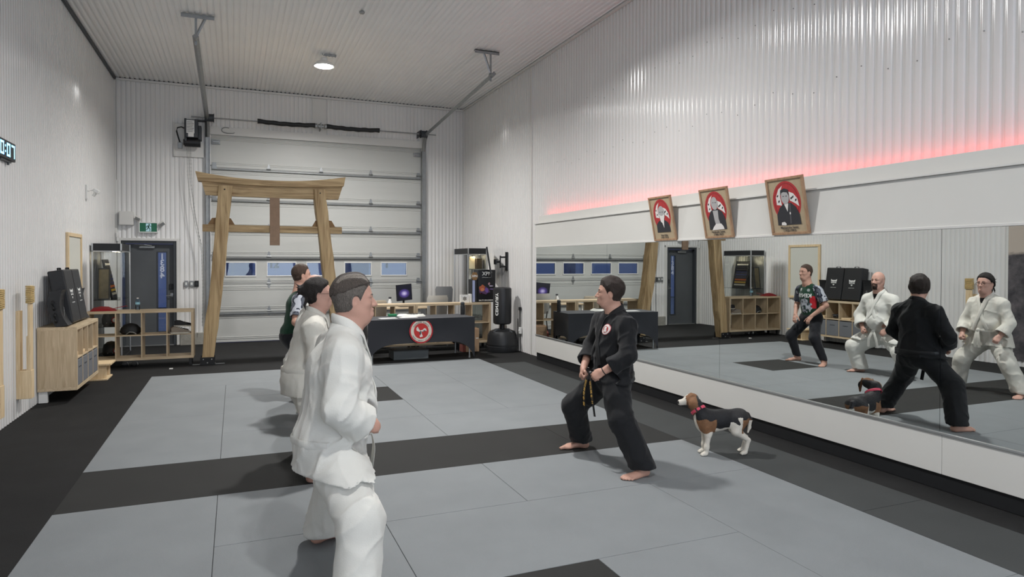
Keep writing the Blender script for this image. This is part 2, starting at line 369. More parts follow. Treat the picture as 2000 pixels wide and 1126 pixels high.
# ------------------------------------------------------------------ garage door (door_1)
d1 = thing('door_1', 'white sectional overhead garage door with five small windows', 'garage door', ((DX0+DX1)/2, YB, 0)); struct(d1); 
del d1['category']; del d1['label']
SZ = [0.012, .62, 1.19, 1.745, 2.31, 2.91, 3.54, 4.215]
YD = YB+.02
def secprof(z0, z1):
    P = [(0, z0), (.0, z0+.03)]
    for q in (.055, .085): P += [(0, z0+q), (-.008, z0+q+.004), (-.008, z0+q+.014), (0, z0+q+.018)]
    for q in (.125, .095, .06): P += [(0, z1-q), (-.008, z1-q+.004), (-.008, z1-q+.014), (0, z1-q+.018)]
    return P+[(0, z1-.02), (0, z1)]
WIN = [(-.167+.789*k, .385+.789*k) for k in range(5)]
for i in range(7):
    z0, z1 = SZ[i]+.003, SZ[i+1]-.003; b = MB()
    if i == 2:
        b.box(DX0, DX1, YD, YD+.05, z0, 1.345, bev=.003); b.box(DX0, DX1, YD, YD+.05, 1.632, z1, bev=.003)
        ed = [DX0]+[v for w in WIN for v in (w[0]-.013, w[1]+.013)]+[DX1]
        for k in range(0, len(ed), 2): b.box(ed[k], ed[k+1], YD, YD+.05, 1.345, 1.632)
        for q in (.03, .06): b.box(DX0, DX1, YD-.008, YD+.01, z0+q, z0+q+.012)
    else:
        P = [(YD+y, z) for y, z in secprof(z0, z1)]+[(YD+.05, z1), (YD+.05, z0)]
        b.prism(P, 0, DX0, DX1)
    b.build('door_section', m_door, d1)
    b = MB(); b.box(DX0, DX1, YD-.004, YD+.04, SZ[i]-.004, SZ[i]+.004); b.build('joint_seal', m_dseam, d1)
    if i in (3, 4, 5, 6, 1):
        zz = SZ[i]-.03
        b = MB(); b.prism([(YD, zz-.03), (YD-.03, zz-.022), (YD-.05, zz-.01), (YD-.05, zz+.002), (YD-.012, zz+.012), (YD, zz+.018)], 0, DX0+.02, DX1-.02)
        b.build('strut', m_galv if i != 3 else m_dseam, d1)
for (x0, x1) in WIN:
    b = MB()
    for a in ((x0-.02, x1+.02, 1.335, 1.359), (x0-.02, x1+.02, 1.618, 1.642), (x0-.02, x0, 1.36, 1.617), (x1, x1+.02, 1.36, 1.617)):
        b.box(a[0], a[1], YD-.015, YD+.03, a[2], a[3], bev=.004)
    f_ = b.build('window_frame', m_white, d1)
    b = MB(); b.box(x0, x1, YD+.01, YD+.016, 1.36, 1.617); b.build('pane', m_glassg, f_)
for zi in (1, 2, 3, 4, 5, 6):
    for hx in (.65, 1.70, 2.75):
        z = SZ[zi]; b = MB()
        b.prism([(hx-.035, z+.02), (hx+.035, z+.02), (hx+.012, z+.11), (hx-.012, z+.11)], 1, YD-.012, YD-.004)
        if zi in (2, 1): b.prism([(hx-.03, z-.01), (hx+.03, z-.01), (hx+.01, z-.09), (hx-.01, z-.09)], 1, YD-.012, YD-.004)
        b.cyl((hx-.04, YD-.02, z+.01), (hx+.04, YD-.02, z+.01), .011, 8)
        b.build('hinge', m_galv, d1)
    for hx, s in ((DX0+.06, -1), (DX1-.06, 1)):
        z = SZ[zi]; b = MB(); b.prism([(hx-.05, z-.02), (hx+.05, z-.02), (hx+.03, z+.1), (hx-.03, z+.1)], 1, YD-.014, YD-.004)
        b.cyl((hx-.05, YD-.04, z+.03), (hx+s*.10, YD-.04, z+.03), .012, 8); b.cyl((hx+s*.08, YD-.04, z+.03), (hx+s*.1, YD-.04, z+.03), .026, 12)
        b.build('roller_bracket', m_galv, d1)
for hx in (DX0+.08, DX1-.10):
    b = MB(); b.box(hx-.07, hx+.09, YD-.03, YD-.004, 4.0, 4.09, bev=.006); b.box(hx-.05, hx+.07, YD-.05, YD-.03, 4.02, 4.07, bev=.01); b.build('top_bracket', m_galv, d1)
b = MB(); b.tube([(-.15+.09*cos(a), YB-.045, 4.285+.055*sin(a)*(1 if a < 4 else 1)) for a in np.linspace(1.0, 4.4, 14)]+[(-.13, YB-.05, 4.225), (-.02, YB-.05, 4.23), (.0, YB-.05, 4.25)], .008, 6)
tag(reloc(b.build('lifting_hook', m_galv)), 'curved bare wire hook on the white header above the garage door left side', 'hook')
# tracks
def track(x, s, y_end, z_end, label):
    t = thing('door_track', label, 'door track', (x, YB-.05, 0), group='garage door tracks')
    b = MB(); b.box(x-.035, x+.035, YB-.09, YB-.03, 0, 4.12, bev=.004); b.box(x-s*.035, x-s*.05, YB-.12, YB-.02, 0, 4.12); b.build('vertical_rail', m_galv, t)
    b = MB(); pts = []
    for k in range(9):
        a = k/8*pi/2; pts.append((x, YB-.06-.36*(1-cos(a)), 4.12+.36*sin(a)))
    pts.append((x+(.02 if s > 0 else 0), y_end, z_end)); b.tube(pts, .042, 4, nrm=[(1, 0, 0)]*len(pts), flat=1); b.build('curved_rail', m_galv, t)
    b = MB(); yy = y_end+.12
    bar0, bar1 = (x-.19, x+.24) if s < 0 else (x-.28, x+.15)
    b.box(bar0, bar1, yy-.03, yy+.03, ZC-.035, ZC-.017, bev=.003); b.box(bar0, bar1, yy-.03, yy-.026, ZC-.075, ZC-.02)
    for q in range(5): b.cyl((bar0+.03+q*(bar1-bar0-.06)/4, yy-.036, ZC-.05), (bar0+.03+q*(bar1-bar0-.06)/4, yy-.02, ZC-.05), .014, 8)
    b.box(x-.016, x+.016, yy-.02, yy-.012, z_end-.1, ZC-.03)
    dx = .13 if s < 0 else -.13
    b.tube([(x, yy-.022, z_end+.02), (x+dx, yy-.022, ZC-.04)], .02, 4, flat=.25, nrm=[(0, 1, 0)]*2)
    b.cyl((x-.03, yy-.03, z_end-.0), (x+.03, yy-.03, z_end), .03, 10)
    b.build('ceiling_hanger', m_galv, t)
track(-.50, -1, 10.4, 4.80, 'galvanised left overhead door track beside the motor, rising from floor and running along the ceiling')
track(3.925, 1, 10.33, 4.74, 'galvanised right overhead door track running forward below the ceiling corner')
ts = thing('torsion_shaft', 'long steel torsion shaft with two black covered springs above the garage door', 'door spring shaft', (1.7, YB-.2, 4.4))
ys_ = YB-.25
b = MB(); b.cyl((-.78, ys_, 4.47), (4.15, ys_, 4.47), .0135, 10); b.build('shaft', m_galv, ts)
for x0, x1 in ((.43, 1.55), (1.78, 2.89)):
    b = MB(); n = 22; pts = [(x0+(x1-x0)*k/n, ys_, 4.478-.018*sin(pi*k/n)+.004*sin(k*1.3)) for k in range(n+1)]
    b.tube(pts, .045, 14, rs=[.05 if k in (0, n) else .045+.002*sin(k*2.1) for k in range(n+1)]); b.build('spring_cover', m_blk, ts, smooth=True)
for x in (-.44, 3.87):
    b = MB(); b.cyl((x-.06, ys_, 4.47), (x+.06, ys_, 4.47), .075, 20); b.cyl((x-.07, ys_, 4.47), (x-.06, ys_, 4.47), .09, 20); b.cyl((x+.06, ys_, 4.47), (x+.07, ys_, 4.47), .09, 20)
    b.build('cable_drum', m_dark, ts)
    b = MB(); b.box(x-.1, x-.09, ys_-.04, YB-.01, 4.40, 4.54, bev=.003); b.build('bearing_plate', m_dark, ts)
b = MB(); b.box(1.655, 1.675, ys_-.06, YB-.02, 4.40, 4.54, bev=.003); b.cyl((1.61, ys_, 4.47), (1.72, ys_, 4.47), .045, 16); b.cyl((1.55, ys_, 4.47), (1.59, ys_, 4.47), .055, 16); b.cyl((1.74, ys_, 4.47), (1.78, ys_, 4.47), .055, 16); b.build('centre_bearing', m_galv, ts)
# opener
op = thing('door_opener', 'black garage door motor with a white label, mounted left of the door', 'motor', (-.75, YB-.2, 3.8))
b = MB(); b.box(-1.085, -.56, YB-.03, YB-.005, 3.73, 4.36, bev=.006); b.box(-1.11, -1.085, YB-.04, YB-.002, 3.72, 4.38, bev=.004); b.box(-1.11, -.56, YB-.04, YB-.002, 3.71, 3.735, bev=.004); b.build('backing_panel', m_trim, op)
b = MB(); b.box(-.88, -.66, YB-.34, YB-.06, 4.05, 4.40, bev=.015); b.box(-.9, -.86, YB-.3, YB-.08, 3.98, 4.42, bev=.01); b.box(-.66, -.60, YB-.26, YB-.06, 4.02, 4.3, bev=.01); b.build('gear_case', m_dark, op)
b = MB(); b.cyl((-.9, YB-.2, 3.97), (-.62, YB-.2, 3.97), .085, 20); b.cyl((-.92, YB-.2, 3.97), (-.9, YB-.2, 3.97), .06, 16); b.build('motor_drum', m_blk, op, smooth=True)
b = MB(); b.box(-.86, -.72, YB-.343, YB-.34, 4.13, 4.38); b.box(-.83, -.73, YB-.343, YB-.34, 4.06, 4.13); b.build('label_plate', m_white, op)
b = MB()
for k in range(7): b.box(-.85, -.75+.01*(k % 3), YB-.3445, YB-.343, 4.16+k*.03, 4.168+k*.03)
b.build('label_print', m_dark, op)
b = MB(); b.tube([(-.88, YB-.2, 4.23), (-.96, YB-.16, 4.27), (-1.03, YB-.1, 4.26), (-1.05, YB-.07, 4.2), (-1.02, YB-.06, 4.08), (-.99, YB-.05, 3.98)], .013, 8); b.build('power_cable', m_blk, op, smooth=True)
b = MB(); b.box(-1.03, -.95, YB-.08, YB-.03, 3.86, 3.98, bev=.005); b.build('socket_box', m_galv, op)
b = MB(); b.cyl((-.7, YB-.2, 4.2), (-.7, YB-.2, 4.41), .02, 8); b.box(-.72, -.5, YB-.27, YB-.1, 4.40, 4.42, bev=.003); b.build('drive_chain_guard', m_dark, op)
# hand chain
def chain_mb(paths):
    b = MB()
    for pts in paths:
        P = [Vector(p) for p in pts]; acc = 0; seg = []
        for a, c in zip(P[:-1], P[1:]):
            L = (c-a).length; n = max(1, int(L/.034))
            for k in range(n): seg.append((a+(c-a)*(k/n), (c-a).normalized()))
        for i, (p, d) in enumerate(seg):
            side = Vector((0, 1, 0)) if i % 2 else Vector((1, 0, 0)); side = (side-d*side.dot(d)).normalized()
            q = [p+d*.02, p+side*.008, p-d*.02, p-side*.008]; b.tube(q, .0028, 4, closed=True, nrm=[d.cross(side)]*4)
    return b
yc = YB-.2
b = chain_mb([[(-.86, yc, 3.9), (-.85, yc, 3.3), (-.80, yc, 2.8), (-.70, yc, 2.25), (-.61, yc, 1.85), (-.595, yc, 1.2), (-.60, yc, .35)],
              [(-.83, yc, 3.9), (-.80, yc, 3.2), (-.74, yc, 2.7), (-.66, yc, 2.2), (-.58, yc, 1.8), (-.57, yc, 1.2), (-.60, yc, .35)],
              [(-.80, yc, 3.9), (-.77, yc, 3.1), (-.72, yc, 2.5), (-.62, yc, 2.0), (-.585, yc, 1.95)]])
o = b.build('hand_chain', m_galv); tag(reloc(o), 'looped galvanised pull chain hanging below the garage door motor', 'chain')

# ------------------------------------------------------------------ person door (door_2)
d2 = thing('door_2', '', '', ((MX0+MX1)/2, YB+.1, 0)); struct(d2); del d2['category']; del d2['label']
b = MB(); b.box(MX0, MX0+.055, YB-.005, YB+.16, 0, MZ, bev=.003); b.box(MX1-.055, MX1, YB-.005, YB+.16, 0, MZ, bev=.003); b.box(MX0+.056, MX1-.056, YB-.005, YB+.16, MZ-.055, MZ, bev=.003); b.build('door_frame', m_dark, d2)
b = MB(); x0, x1 = MX0+.06, MX1-.06
gx0, gx1, gz0, gz1 = -1.40, -1.255, .27, 1.82
yd0, yd1 = YB+.09, YB+.135
for a in ((x0, gx0, .01, MZ-.06), (gx1, x1, .01, MZ-.06), (gx0, gx1, .01, gz0), (gx0, gx1, gz1, MZ-.06)): b.box(a[0], a[1], yd0, yd1, a[2], a[3])
b.build('door_leaf', m_bluedoor, d2)
b = MB()
for a in ((gx0-.02, gx0, gz0, gz1), (gx1, gx1+.02, gz0, gz1), (gx0-.02, gx1+.02, gz0-.02, gz0), (gx0-.02, gx1+.02, gz1, gz1+.02)): b.box(a[0], a[1], yd0-.01, yd0, a[2], a[3], bev=.002)
b.build('glazing_bead', m_dark, d2)
b = MB(); b.box(gx0, gx1, yd0+.02, yd0+.026, gz0, gz1); gl = b.build('pane', m_glassg, d2)
for k, ch in enumerate('1384'):
    tb = text_mb(ch, .16, .001, bold=.004); tb.xf(frameM(((gx0+gx1)/2, yd0+.0185, 1.74-k*.125), (-1, 0, 0), (0, 0, 1))); tb.build('house_number', mat('white_vinyl', (205, 212, 225), .6, emit=(190, 200, 230), estr=.0), d2)
b = MB(); b.box(-1.19, -1.13, yd0-.012, yd0, .93, 1.02, bev=.004); b.cyl((-1.15, yd0-.045, .965), (-1.15, yd0-.01, .965), .012, 10); b.tube([(-1.15, yd0-.05, .965), (-1.2, yd0-.05, .965), (-1.24, yd0-.048, .968), (-1.255, yd0-.04, .965)], .009, 8)
b.build('lever_handle', m_galv, d2, smooth=True)
b = MB(); b.box(-1.205, -1.13, yd0-.02, yd0, 1.09, 1.2, bev=.006); b.build('deadbolt', m_blk, d2)
b = MB(); b.box(-1.72, -1.45, yd0-.05, yd0, 1.90, 1.945, bev=.008); b.tube([(-1.5, yd0-.05, 1.95), (-1.62, yd0-.1, 1.965), (-1.8, yd0-.04, 1.97)], .008, 6); b.build('door_closer', m_galv, d2)
b = MB(); b.box(MX0+.05, MX1-.05, YB-.02, YB+.2, -.003, .012, bev=.003); b.build('threshold', m_galv, d2)
# outside
og = MB(); og.box(-14, 22, YB+.25, YB+40, -.3, -.03); og = struct(og.build('ground_outside', mat('asphalt_outside', (120, 124, 135), .9)))
ob = thing('neighbour_building', 'pale building with numbered bay doors seen through the garage door windows', 'building', (3, YB+12, 0))
yo = YB+12
b = MB(); b.box(-14, 22, yo, yo+4, 0, 7); b.build('outer_wall', mat('outside_siding', (158, 165, 190), .8), ob)
m_od = mat('outside_door', (92, 100, 128), .6)
for k in range(7):
    xx = -9+k*4.3; b = MB(); b.box(xx, xx+1.0, yo-.03, yo, 0, 2.2, bev=.01)
    for z in np.arange(.3, 2.2, .3): b.box(xx+.05, xx+.95, yo-.04, yo-.03, z, z+.05)
    b.build('bay_door', m_od, ob)
for txt, xx, zz in (('12', 1.35, 1.53), ('1', 5.62, 1.53)):
    tb = text_mb(txt, .36, .01, bold=.02); tb.xf(frameM((xx, yo-.02, zz), (1, 0, 0), (0, 0, 1))); tb.build('bay_number', mat('navy_paint', (20, 24, 44), .6), ob)
car = thing('parked_car', 'dark parked car outside, glimpsed through the right garage window', 'car', (7.2, YB+6, 0))
b = MB(); b.prism([(5.9, .35), (6.0, .8), (6.5, .95), (6.9, 1.45), (8.1, 1.5), (8.5, 1.0), (8.9, .85), (8.95, .35)], 1, YB+5.2, YB+6.9); b.build('body', mat('car_paint', (70, 74, 92), .3), car)
b = MB(); b.prism([(6.65, 1.0), (6.98, 1.4), (8.0, 1.44), (8.3, 1.02)], 1, YB+5.19, YB+5.2); b.build('side_window', m_blk, car)
for xx in (6.5, 8.3):
    b = MB(); b.cyl((xx, YB+5.15, .3), (xx, YB+5.4, .3), .33, 20); b.build('wheel', m_blk, car)

# ------------------------------------------------------------------ wall fittings by the person door
b = MB(); b.box(-2.036, -1.795, YB-.11, YB, 2.34, 2.60, bev=.008)
for k in range(8): b.box(-2.0+k*.024, -1.99+k*.024, YB-.113, YB-.108, 2.36, 2.375)
t = tag(reloc(b.build('emergency_battery_box', m_trim)), 'square white metal box on the back wall left of the exit sign', 'electrical box')
ex = thing('exit_sign', 'green running man exit sign in a white frame above the grey door', 'exit sign', (-1.547, YB-.05, 2.2))
b = MB()
for a in ((-1.709, -1.384, 2.385, 2.406), (-1.709, -1.384, 2.2, 2.218), (-1.709, -1.694, 2.218, 2.385), (-1.399, -1.384, 2.218, 2.385)): b.box(a[0], a[1], YB-.08, YB, a[2], a[3], bev=.003)
b.build('frame', m_white, ex)
b = MB(); b.box(-1.694, -1.399, YB-.072, YB-.01, 2.218, 2.385); b.build('green_face', mat('exit_green', (24, 84, 62), .4, emit=(20, 90, 62), estr=.25), ex)
b = MB(); b.box(-1.588, -1.498, YB-.0735, YB-.072, 2.226, 2.378); b.build('pale_door_symbol', mat('exit_pale', (170, 205, 215), .4, emit=(170, 205, 215), estr=.25), ex)
def poly(b, pts, y): b.prism(pts, 1, y-.0012, y)
b = MB(); cx, cz = -1.545, 2.30; y = YB-.0735
poly(b, [(cx+.012+.013*cos(a), cz+.058+.013*sin(a)) for a in np.linspace(0, 2*pi, 10)[:-1]], y)
poly(b, [(cx-.012, cz+.038), (cx+.018, cz+.042), (cx+.012, cz-.004), (cx-.014, cz-.006)], y)
poly(b, [(cx+.012, cz+.036), (cx+.045, cz+.012), (cx+.05, cz+.02), (cx+.018, cz+.044)], y)
poly(b, [(cx-.01, cz+.04), (cx-.04, cz+.018), (cx-.036, cz-.008), (cx-.028, cz-.006), (cx-.03, cz+.012), (cx-.006, cz+.026)], y)
poly(b, [(cx-.004, cz-.002), (cx+.014, cz-.002), (cx+.032, cz-.03), (cx+.028, cz-.07), (cx+.018, cz-.07), (cx+.02, cz-.034)], y)
poly(b, [(cx-.014, cz+.0), (cx+.004, cz-.004), (cx-.014, cz-.04), (cx-.05, cz-.046), (cx-.05, cz-.036), (cx-.022, cz-.03)], y)
b.build('running_figure', mat('exit_green_dark', (14, 60, 50), .5), ex)
for k, (x, z, a, lb) in enumerate(((-1.72, 2.47, .5, 'small tilted grey emergency lamp head left of the exit sign'), (-1.31, 2.375, -.6, 'small tilted grey emergency lamp head right of the exit sign'))):
    b = MB(); M = Matrix.Translation((x, YB-.09, z)) @ Matrix.Rotation(a, 4, 'Y') @ Matrix.Rotation(.3, 4, 'X')
    b.box(-.05, .05, -.045, .045, -.035, .035, bev=.012, M=M)
    b2 = MB(); b2.box(-.042, .042, -.047, -.045, -.027, .027, M=M)
    t = thing('emergency_lamp', lb, 'emergency light', (x, YB-.06, z-.05)); b.build('housing', m_trim, t); b2.build('lens', m_galv, t)
    b3 = MB(); b3.cyl((x, YB-.06, z), (x*.9-.155, YB-.004, z-.06 if k else z-.05), .012, 8); b3.build('bracket', m_trim, t)
b = MB(); b.cyl((-2.085, YB-.03, 2.2), (-2.085, YB-.03, 3.2), .012, 8); b.box(-2.1, -2.05, YB-.06, YB-.005, 2.1, 2.2, bev=.01); b.cyl((-2.07, YB-.05, 2.03), (-2.07, YB-.05, 2.1), .022, 12)
tag(reloc(b.build('door_sensor', m_white, smooth=True)), 'small white sensor on a thin conduit in the far left corner by the grey door', 'sensor')
for x0, x1, z0, z1, lb, mm in ((-.93, -.86, 1.145, 1.265, 'pale framed light switch closest to the grey entry door', m_galv), (-.835, -.76, 1.145, 1.262, 'pale metal switch box, middle of three right of the grey door', m_galv), (-.745, -.672, 1.14, 1.262, 'dark control box nearest the garage door track', m_blk)):
    t = thing('wall_switch', lb, 'switch', ((x0+x1)/2, YB-.02, z0), group='switches right of the grey door')
    b = MB(); b.box(x0, x1, YB-.035, YB-.001, z0, z1, bev=.006); b.build('box', mm, t)
    b = MB(); b.box(x0+.02, x1-.02, YB-.042, YB-.035, z0+.035, z1-.035, bev=.002); b.build('rocker', m_white if mm is m_galv else m_dark, t)

# ------------------------------------------------------------------ torii gate
def beam_curved(x0, x1, y0, y1, ztop, zbot, n=16, slant0=0, slant1=0):
    b = MB(); vs = []; 
    for i in range(n+1):
        t = i/n; x = x0+(x1-x0)*t
        xt = x + (-slant0*(1-t)**6 if slant0 else 0) + (slant1*t**6 if slant1 else 0)
        for (xx, yy, zz) in ((x, y0, zbot(t)), (x, y1, zbot(t)), (xt, y1, ztop(t)), (xt, y0, ztop(t))): vs.append((xx, yy, zz))
    fs = [(0, 1, 2, 3), (4*n+3, 4*n+2, 4*n+1, 4*n)]
    for i in range(n):
        for j in range(4): fs.append((4*i+j, 4*i+(j+1) % 4, 4*i+4+(j+1) % 4, 4*i+4+j))
    b.add(vs, fs); return b
YT = 11.80
tg = thing('torii_gate', 'tall timber torii gate of live-edge slabs standing before the garage door', 'gate', (.62, YT, 0))
zt = lambda t: 2.975+.105*(abs(t-.48)*2)**2.2; zb = lambda t: 2.885+.045*(abs(t-.48)*2)**2.2
beam_curved(-.54, 1.72, YT-.13, YT+.13, zt, zb, slant0=.035, slant1=.03).build('top_lintel', m_cedarx, tg)
beam_curved(-.43, 1.64, YT-.055, YT+.055, lambda t: zb(t)-.001, lambda t: 2.70+.01*(abs(t-.5)*2)**2, slant0=.06, slant1=.07).build('under_lintel', m_cedarx, tg)
b = MB(); b.box(-.478, 1.70, YT-.045, YT+.045, 2.125, 2.24, bev=.006); b.build('tie_beam', m_cedarx, tg)
def slab(zs, cl, wl, y0, y1, seed=0):
    b = MB(); vs = []; n = len(zs); rr = random.Random(seed)
    for z, c_, w in zip(zs, cl, wl):
        j = rr.uniform(-.006, .006); k = rr.uniform(-.006, .006)
        vs += [(c_-w/2+j, y0+.012, z), (c_-w/2+.012+j, y0, z), (c_+w/2-.012+k, y0, z), (c_+w/2+k, y0+.012, z), (c_+w/2+k, y1-.012, z), (c_+w/2-.012+k, y1, z), (c_-w/2+.012+j, y1, z), (c_-w/2+j, y1-.012, z)]
    fs = [tuple(range(7, -1, -1)), tuple((n-1)*8+j for j in range(8))]
    for i in range(n-1):
        for j in range(8): fs.append((8*i+j, 8*i+(j+1) % 8, 8*i+8+(j+1) % 8, 8*i+8+j))
    b.add(vs, fs); return b
zs = [.015+i*.19 for i in range(16)]
def interp(z, K):
    for (a, va), (c_, vc) in zip(K[:-1], K[1:]):
        if a <= z <= c_: return va+(vc-va)*(z-a)/(c_-a)
    return K[-1][1] if z > K[-1][0] else K[0][1]
Lc = [(0, -.42), (.12, -.40), (.5, -.365), (.75, -.335), (1.24, -.275), (1.9, -.215), (2.9, -.135)]
Lw = [(0, .165), (.12, .165), (.5, .20), (1.24, .19), (1.9, .2), (2.9, .205)]
Rc = [(0, 1.755), (.6, 1.625), (1.22, 1.506), (2.9, 1.315)]; Rw = [(0, .2), (1.22, .2), (2.9, .19)]
slab(zs, [interp(z, Lc) for z in zs], [interp(z, Lw) for z in zs], YT-.125, YT+.1, 3).build('post', m_cedar, tg)
slab(zs, [interp(z, Rc) for z in zs], [interp(z, Rw) for z in zs], YT-.125, YT+.1, 5).build('post', m_cedar, tg)
b = MB(); b.box(.532, .687, YT-.075, YT-.045, 1.915, 2.70, bev=.004); b.build('centre_strut', mat('brown_board', (152, 126, 104), .7, var=.08, vscale=12), tg)
for cx_, w in ((-.20, .40), (1.40, .38)):
    b = MB(); b.prism([(cx_-w/2, 2.24), (cx_+w/2, 2.24), (cx_+w/2-.06, 2.345), (cx_+w/2-.11, 2.35), (cx_-w/2+.11, 2.35), (cx_-w/2+.06, 2.345)], 1, YT-.02, YT+.05); b.build('wedge', mat('brown_wedge', (140, 110, 76), .7, var=.08, vscale=12), tg)
for cx_ in (-.41, 1.74):
    b = MB(); b.box(cx_-.105, cx_+.105, YT-.135, YT-.126, 0, .125, bev=.002); b.box(cx_-.105, cx_+.105, YT+.101, YT+.11, 0, .125, bev=.002); b.box(cx_-.115, cx_+.115, YT-.13, YT+.105, 0, .012)
    b.build('base_bracket', m_blk, tg)
    for dx, dz in ((-.06, .09), (.06, .09), (.0, .035)):
        b = MB(); b.lathe([(.011, 0), (.011, .004), (0, .009)], (cx_+dx, YT-.135, dz), 8, M=Matrix.Rotation(pi/2, 4, 'X')); b.build('bolt', m_galv, tg)
    for q0, q1 in ((-.22, -.115), (.115, .25)):
        b = MB(); b.box(cx_+q0, cx_+q1, YT-.05, YT+.0, 0, .006); b.build('floor_strap', m_galv, tg)
for cx_ in (-.15, 1.33):
    b = MB(); b.lathe([(.012, 0), (.012, .006), (0, .01)], (cx_, YT-.125, 2.80), 8, M=Matrix.Rotation(pi/2, 4, 'X')); b.build('bolt', m_blk, tg)

# ------------------------------------------------------------------ ceiling lamps
def lampobj(x, y, label, z=4.95):
    t = thing('high_bay_lamp', label, 'ceiling lamp', (x, y, z), group='round high bay ceiling lamps')
    b = MB(); b.lathe([(.160, -.012), (.168, -.014), (.172, 0), (.165, .015), (.12, .055), (.06, .075), (.05, .13), (.03, .14), (0, .142)], (x, y, z), 28); b.build('shade', m_white, t, smooth=True)
    b = MB(); b.lathe([(.0, -.034), (.07, -.032), (.13, -.022), (.158, -.006), (.158, 0), (0, 0)], (x, y, z), 28); b.build('lens', m_lens, t, smooth=True)
    b = MB(); b.cyl((x, y, z+.14), (x, y, ZC-.06), .008, 6); b.tube([(x+.03*cos(a), y, z+.2+.03*sin(a)) for a in np.linspace(0, 2*pi, 12)[:-1]], .005, 5, closed=True, nrm=[(0, 1, 0)]*11)
    b.box(x-.0, x+.2, y-.03, y+.03, ZC-.03, ZC-.012, bev=.003)
    for q in range(4): b.box(x+.02+q*.05, x+.04+q*.05, y-.035, y-.02, ZC-.05, ZC-.025)
    b.build('hanger', m_galv, t)
ll = ['glowing round lamp hanging from the ceiling before the garage door', 'round lamp on the ceiling above the teacher', 'round lamp on the ceiling above the camera', 'round lamp on the ceiling behind the camera']
for (x, y), l in zip(LAMPS, ll): lampobj(x, y, l)
b = MB(); b.lathe([(.035, .02), (.04, .012), (.03, -.008), (0, -.012)], (1.654, 9.512, ZC-.03), 16); tag(reloc(b.build('ceiling_sensor', m_galv, smooth=True)), 'tiny round sensor alone on the corrugated ceiling', 'sensor')

# ------------------------------------------------------------------ left wall: timer, bracket, framed board, mural
tm = thing('wall_timer', 'black digital wall timer with pale blue 0:07 digits at the left edge', 'timer clock', (XL+.03, 8.0, 2.64))
b = MB(); b.box(XL, XL+.045, 7.52, 8.30, 2.655, 2.84, bev=.006); b.build('case', m_blk, tm)
m_dig = mat('timer_digits', (150, 215, 245), .5, emit=(150, 222, 255), estr=2.2)
SEG = {'0': 'abcdef', '7': 'abc', '1': 'bc'}
def seg(b, ch, y0, z0, w, h, x):
    s = w*.2; m = h/2
    R = {'a': (0, w, h-s, h), 'b': (w-s, w, m, h), 'c': (w-s, w, 0, m), 'd': (0, w, 0, s), 'e': (0, s, 0, m), 'f': (0, s, m, h), 'g': (0, w, m-s/2, m+s/2)}
    for k in SEG[ch]: a = R[k]; b.box(x, x+.002, y0+a[0], y0+a[1], z0+a[2], z0+a[3])
b = MB()
seg(b, '7', 8.165, 2.685, .10, .13, XL+.045); seg(b, '0', 8.02, 2.685, .10, .13, XL+.045); seg(b, '0', 7.82, 2.685, .10, .13, XL+.045)
for z in (2.715, 2.77): b.box(XL+.045, XL+.047, 7.96, 7.982, z, z+.02)
b.build('digits', m_dig, tm)
b = MB(); b.box(XL+.002, XL+.03, 7.9, 8.22, 2.635, 2.655); b.cyl((XL+.02, 8.15, 2.61), (XL+.02, 8.15, 2.65), .01, 8); b.build('mounting', m_dark, tm)
b = MB(); b.box(XL, XL+.03, 12.0, 12.04, 2.6, 2.82, bev=.005); b.tube([(XL+.03, 12.02, 2.73), (XL+.1, 12.05, 2.75)], .012, 8); M = Matrix.Translation((XL+.14, 12.06, 2.73)) @ Matrix.Rotation(.5, 4, 'Y')
b.box(-.045, .045, -.04, .04, -.03, .03, bev=.014, M=M); b.box(-.02, .02, -.03, .03, -.09, -.03, bev=.01, M=M)
tag(reloc(b.build('wall_camera', m_white)), 'small white bracket camera high on the left wall', 'camera')
fb = thing('framed_board', 'tall blank white board in a pale pine frame on the left wall', 'board', (XL+.02, 11.13, .84))
b = MB(); y0, y1, z0, z1 = 10.69, 11.57, .86, 2.04
for a in ((y0, y1, z1-.05, z1), (y0, y1, z0, z0+.05), (y0, y0+.05, z0+.051, z1-.051), (y1-.05, y1, z0+.051, z1-.051)): b.box(XL+.001, XL+.035, a[0], a[1], a[2], a[3], bev=.003)
b.build('frame', m_pine, fb); b = MB(); b.box(XL+.002, XL+.018, y0+.05, y1-.05, z0+.05, z1-.05); b.build('white_sheet', mat('board_white', (205, 205, 196), .5), fb)
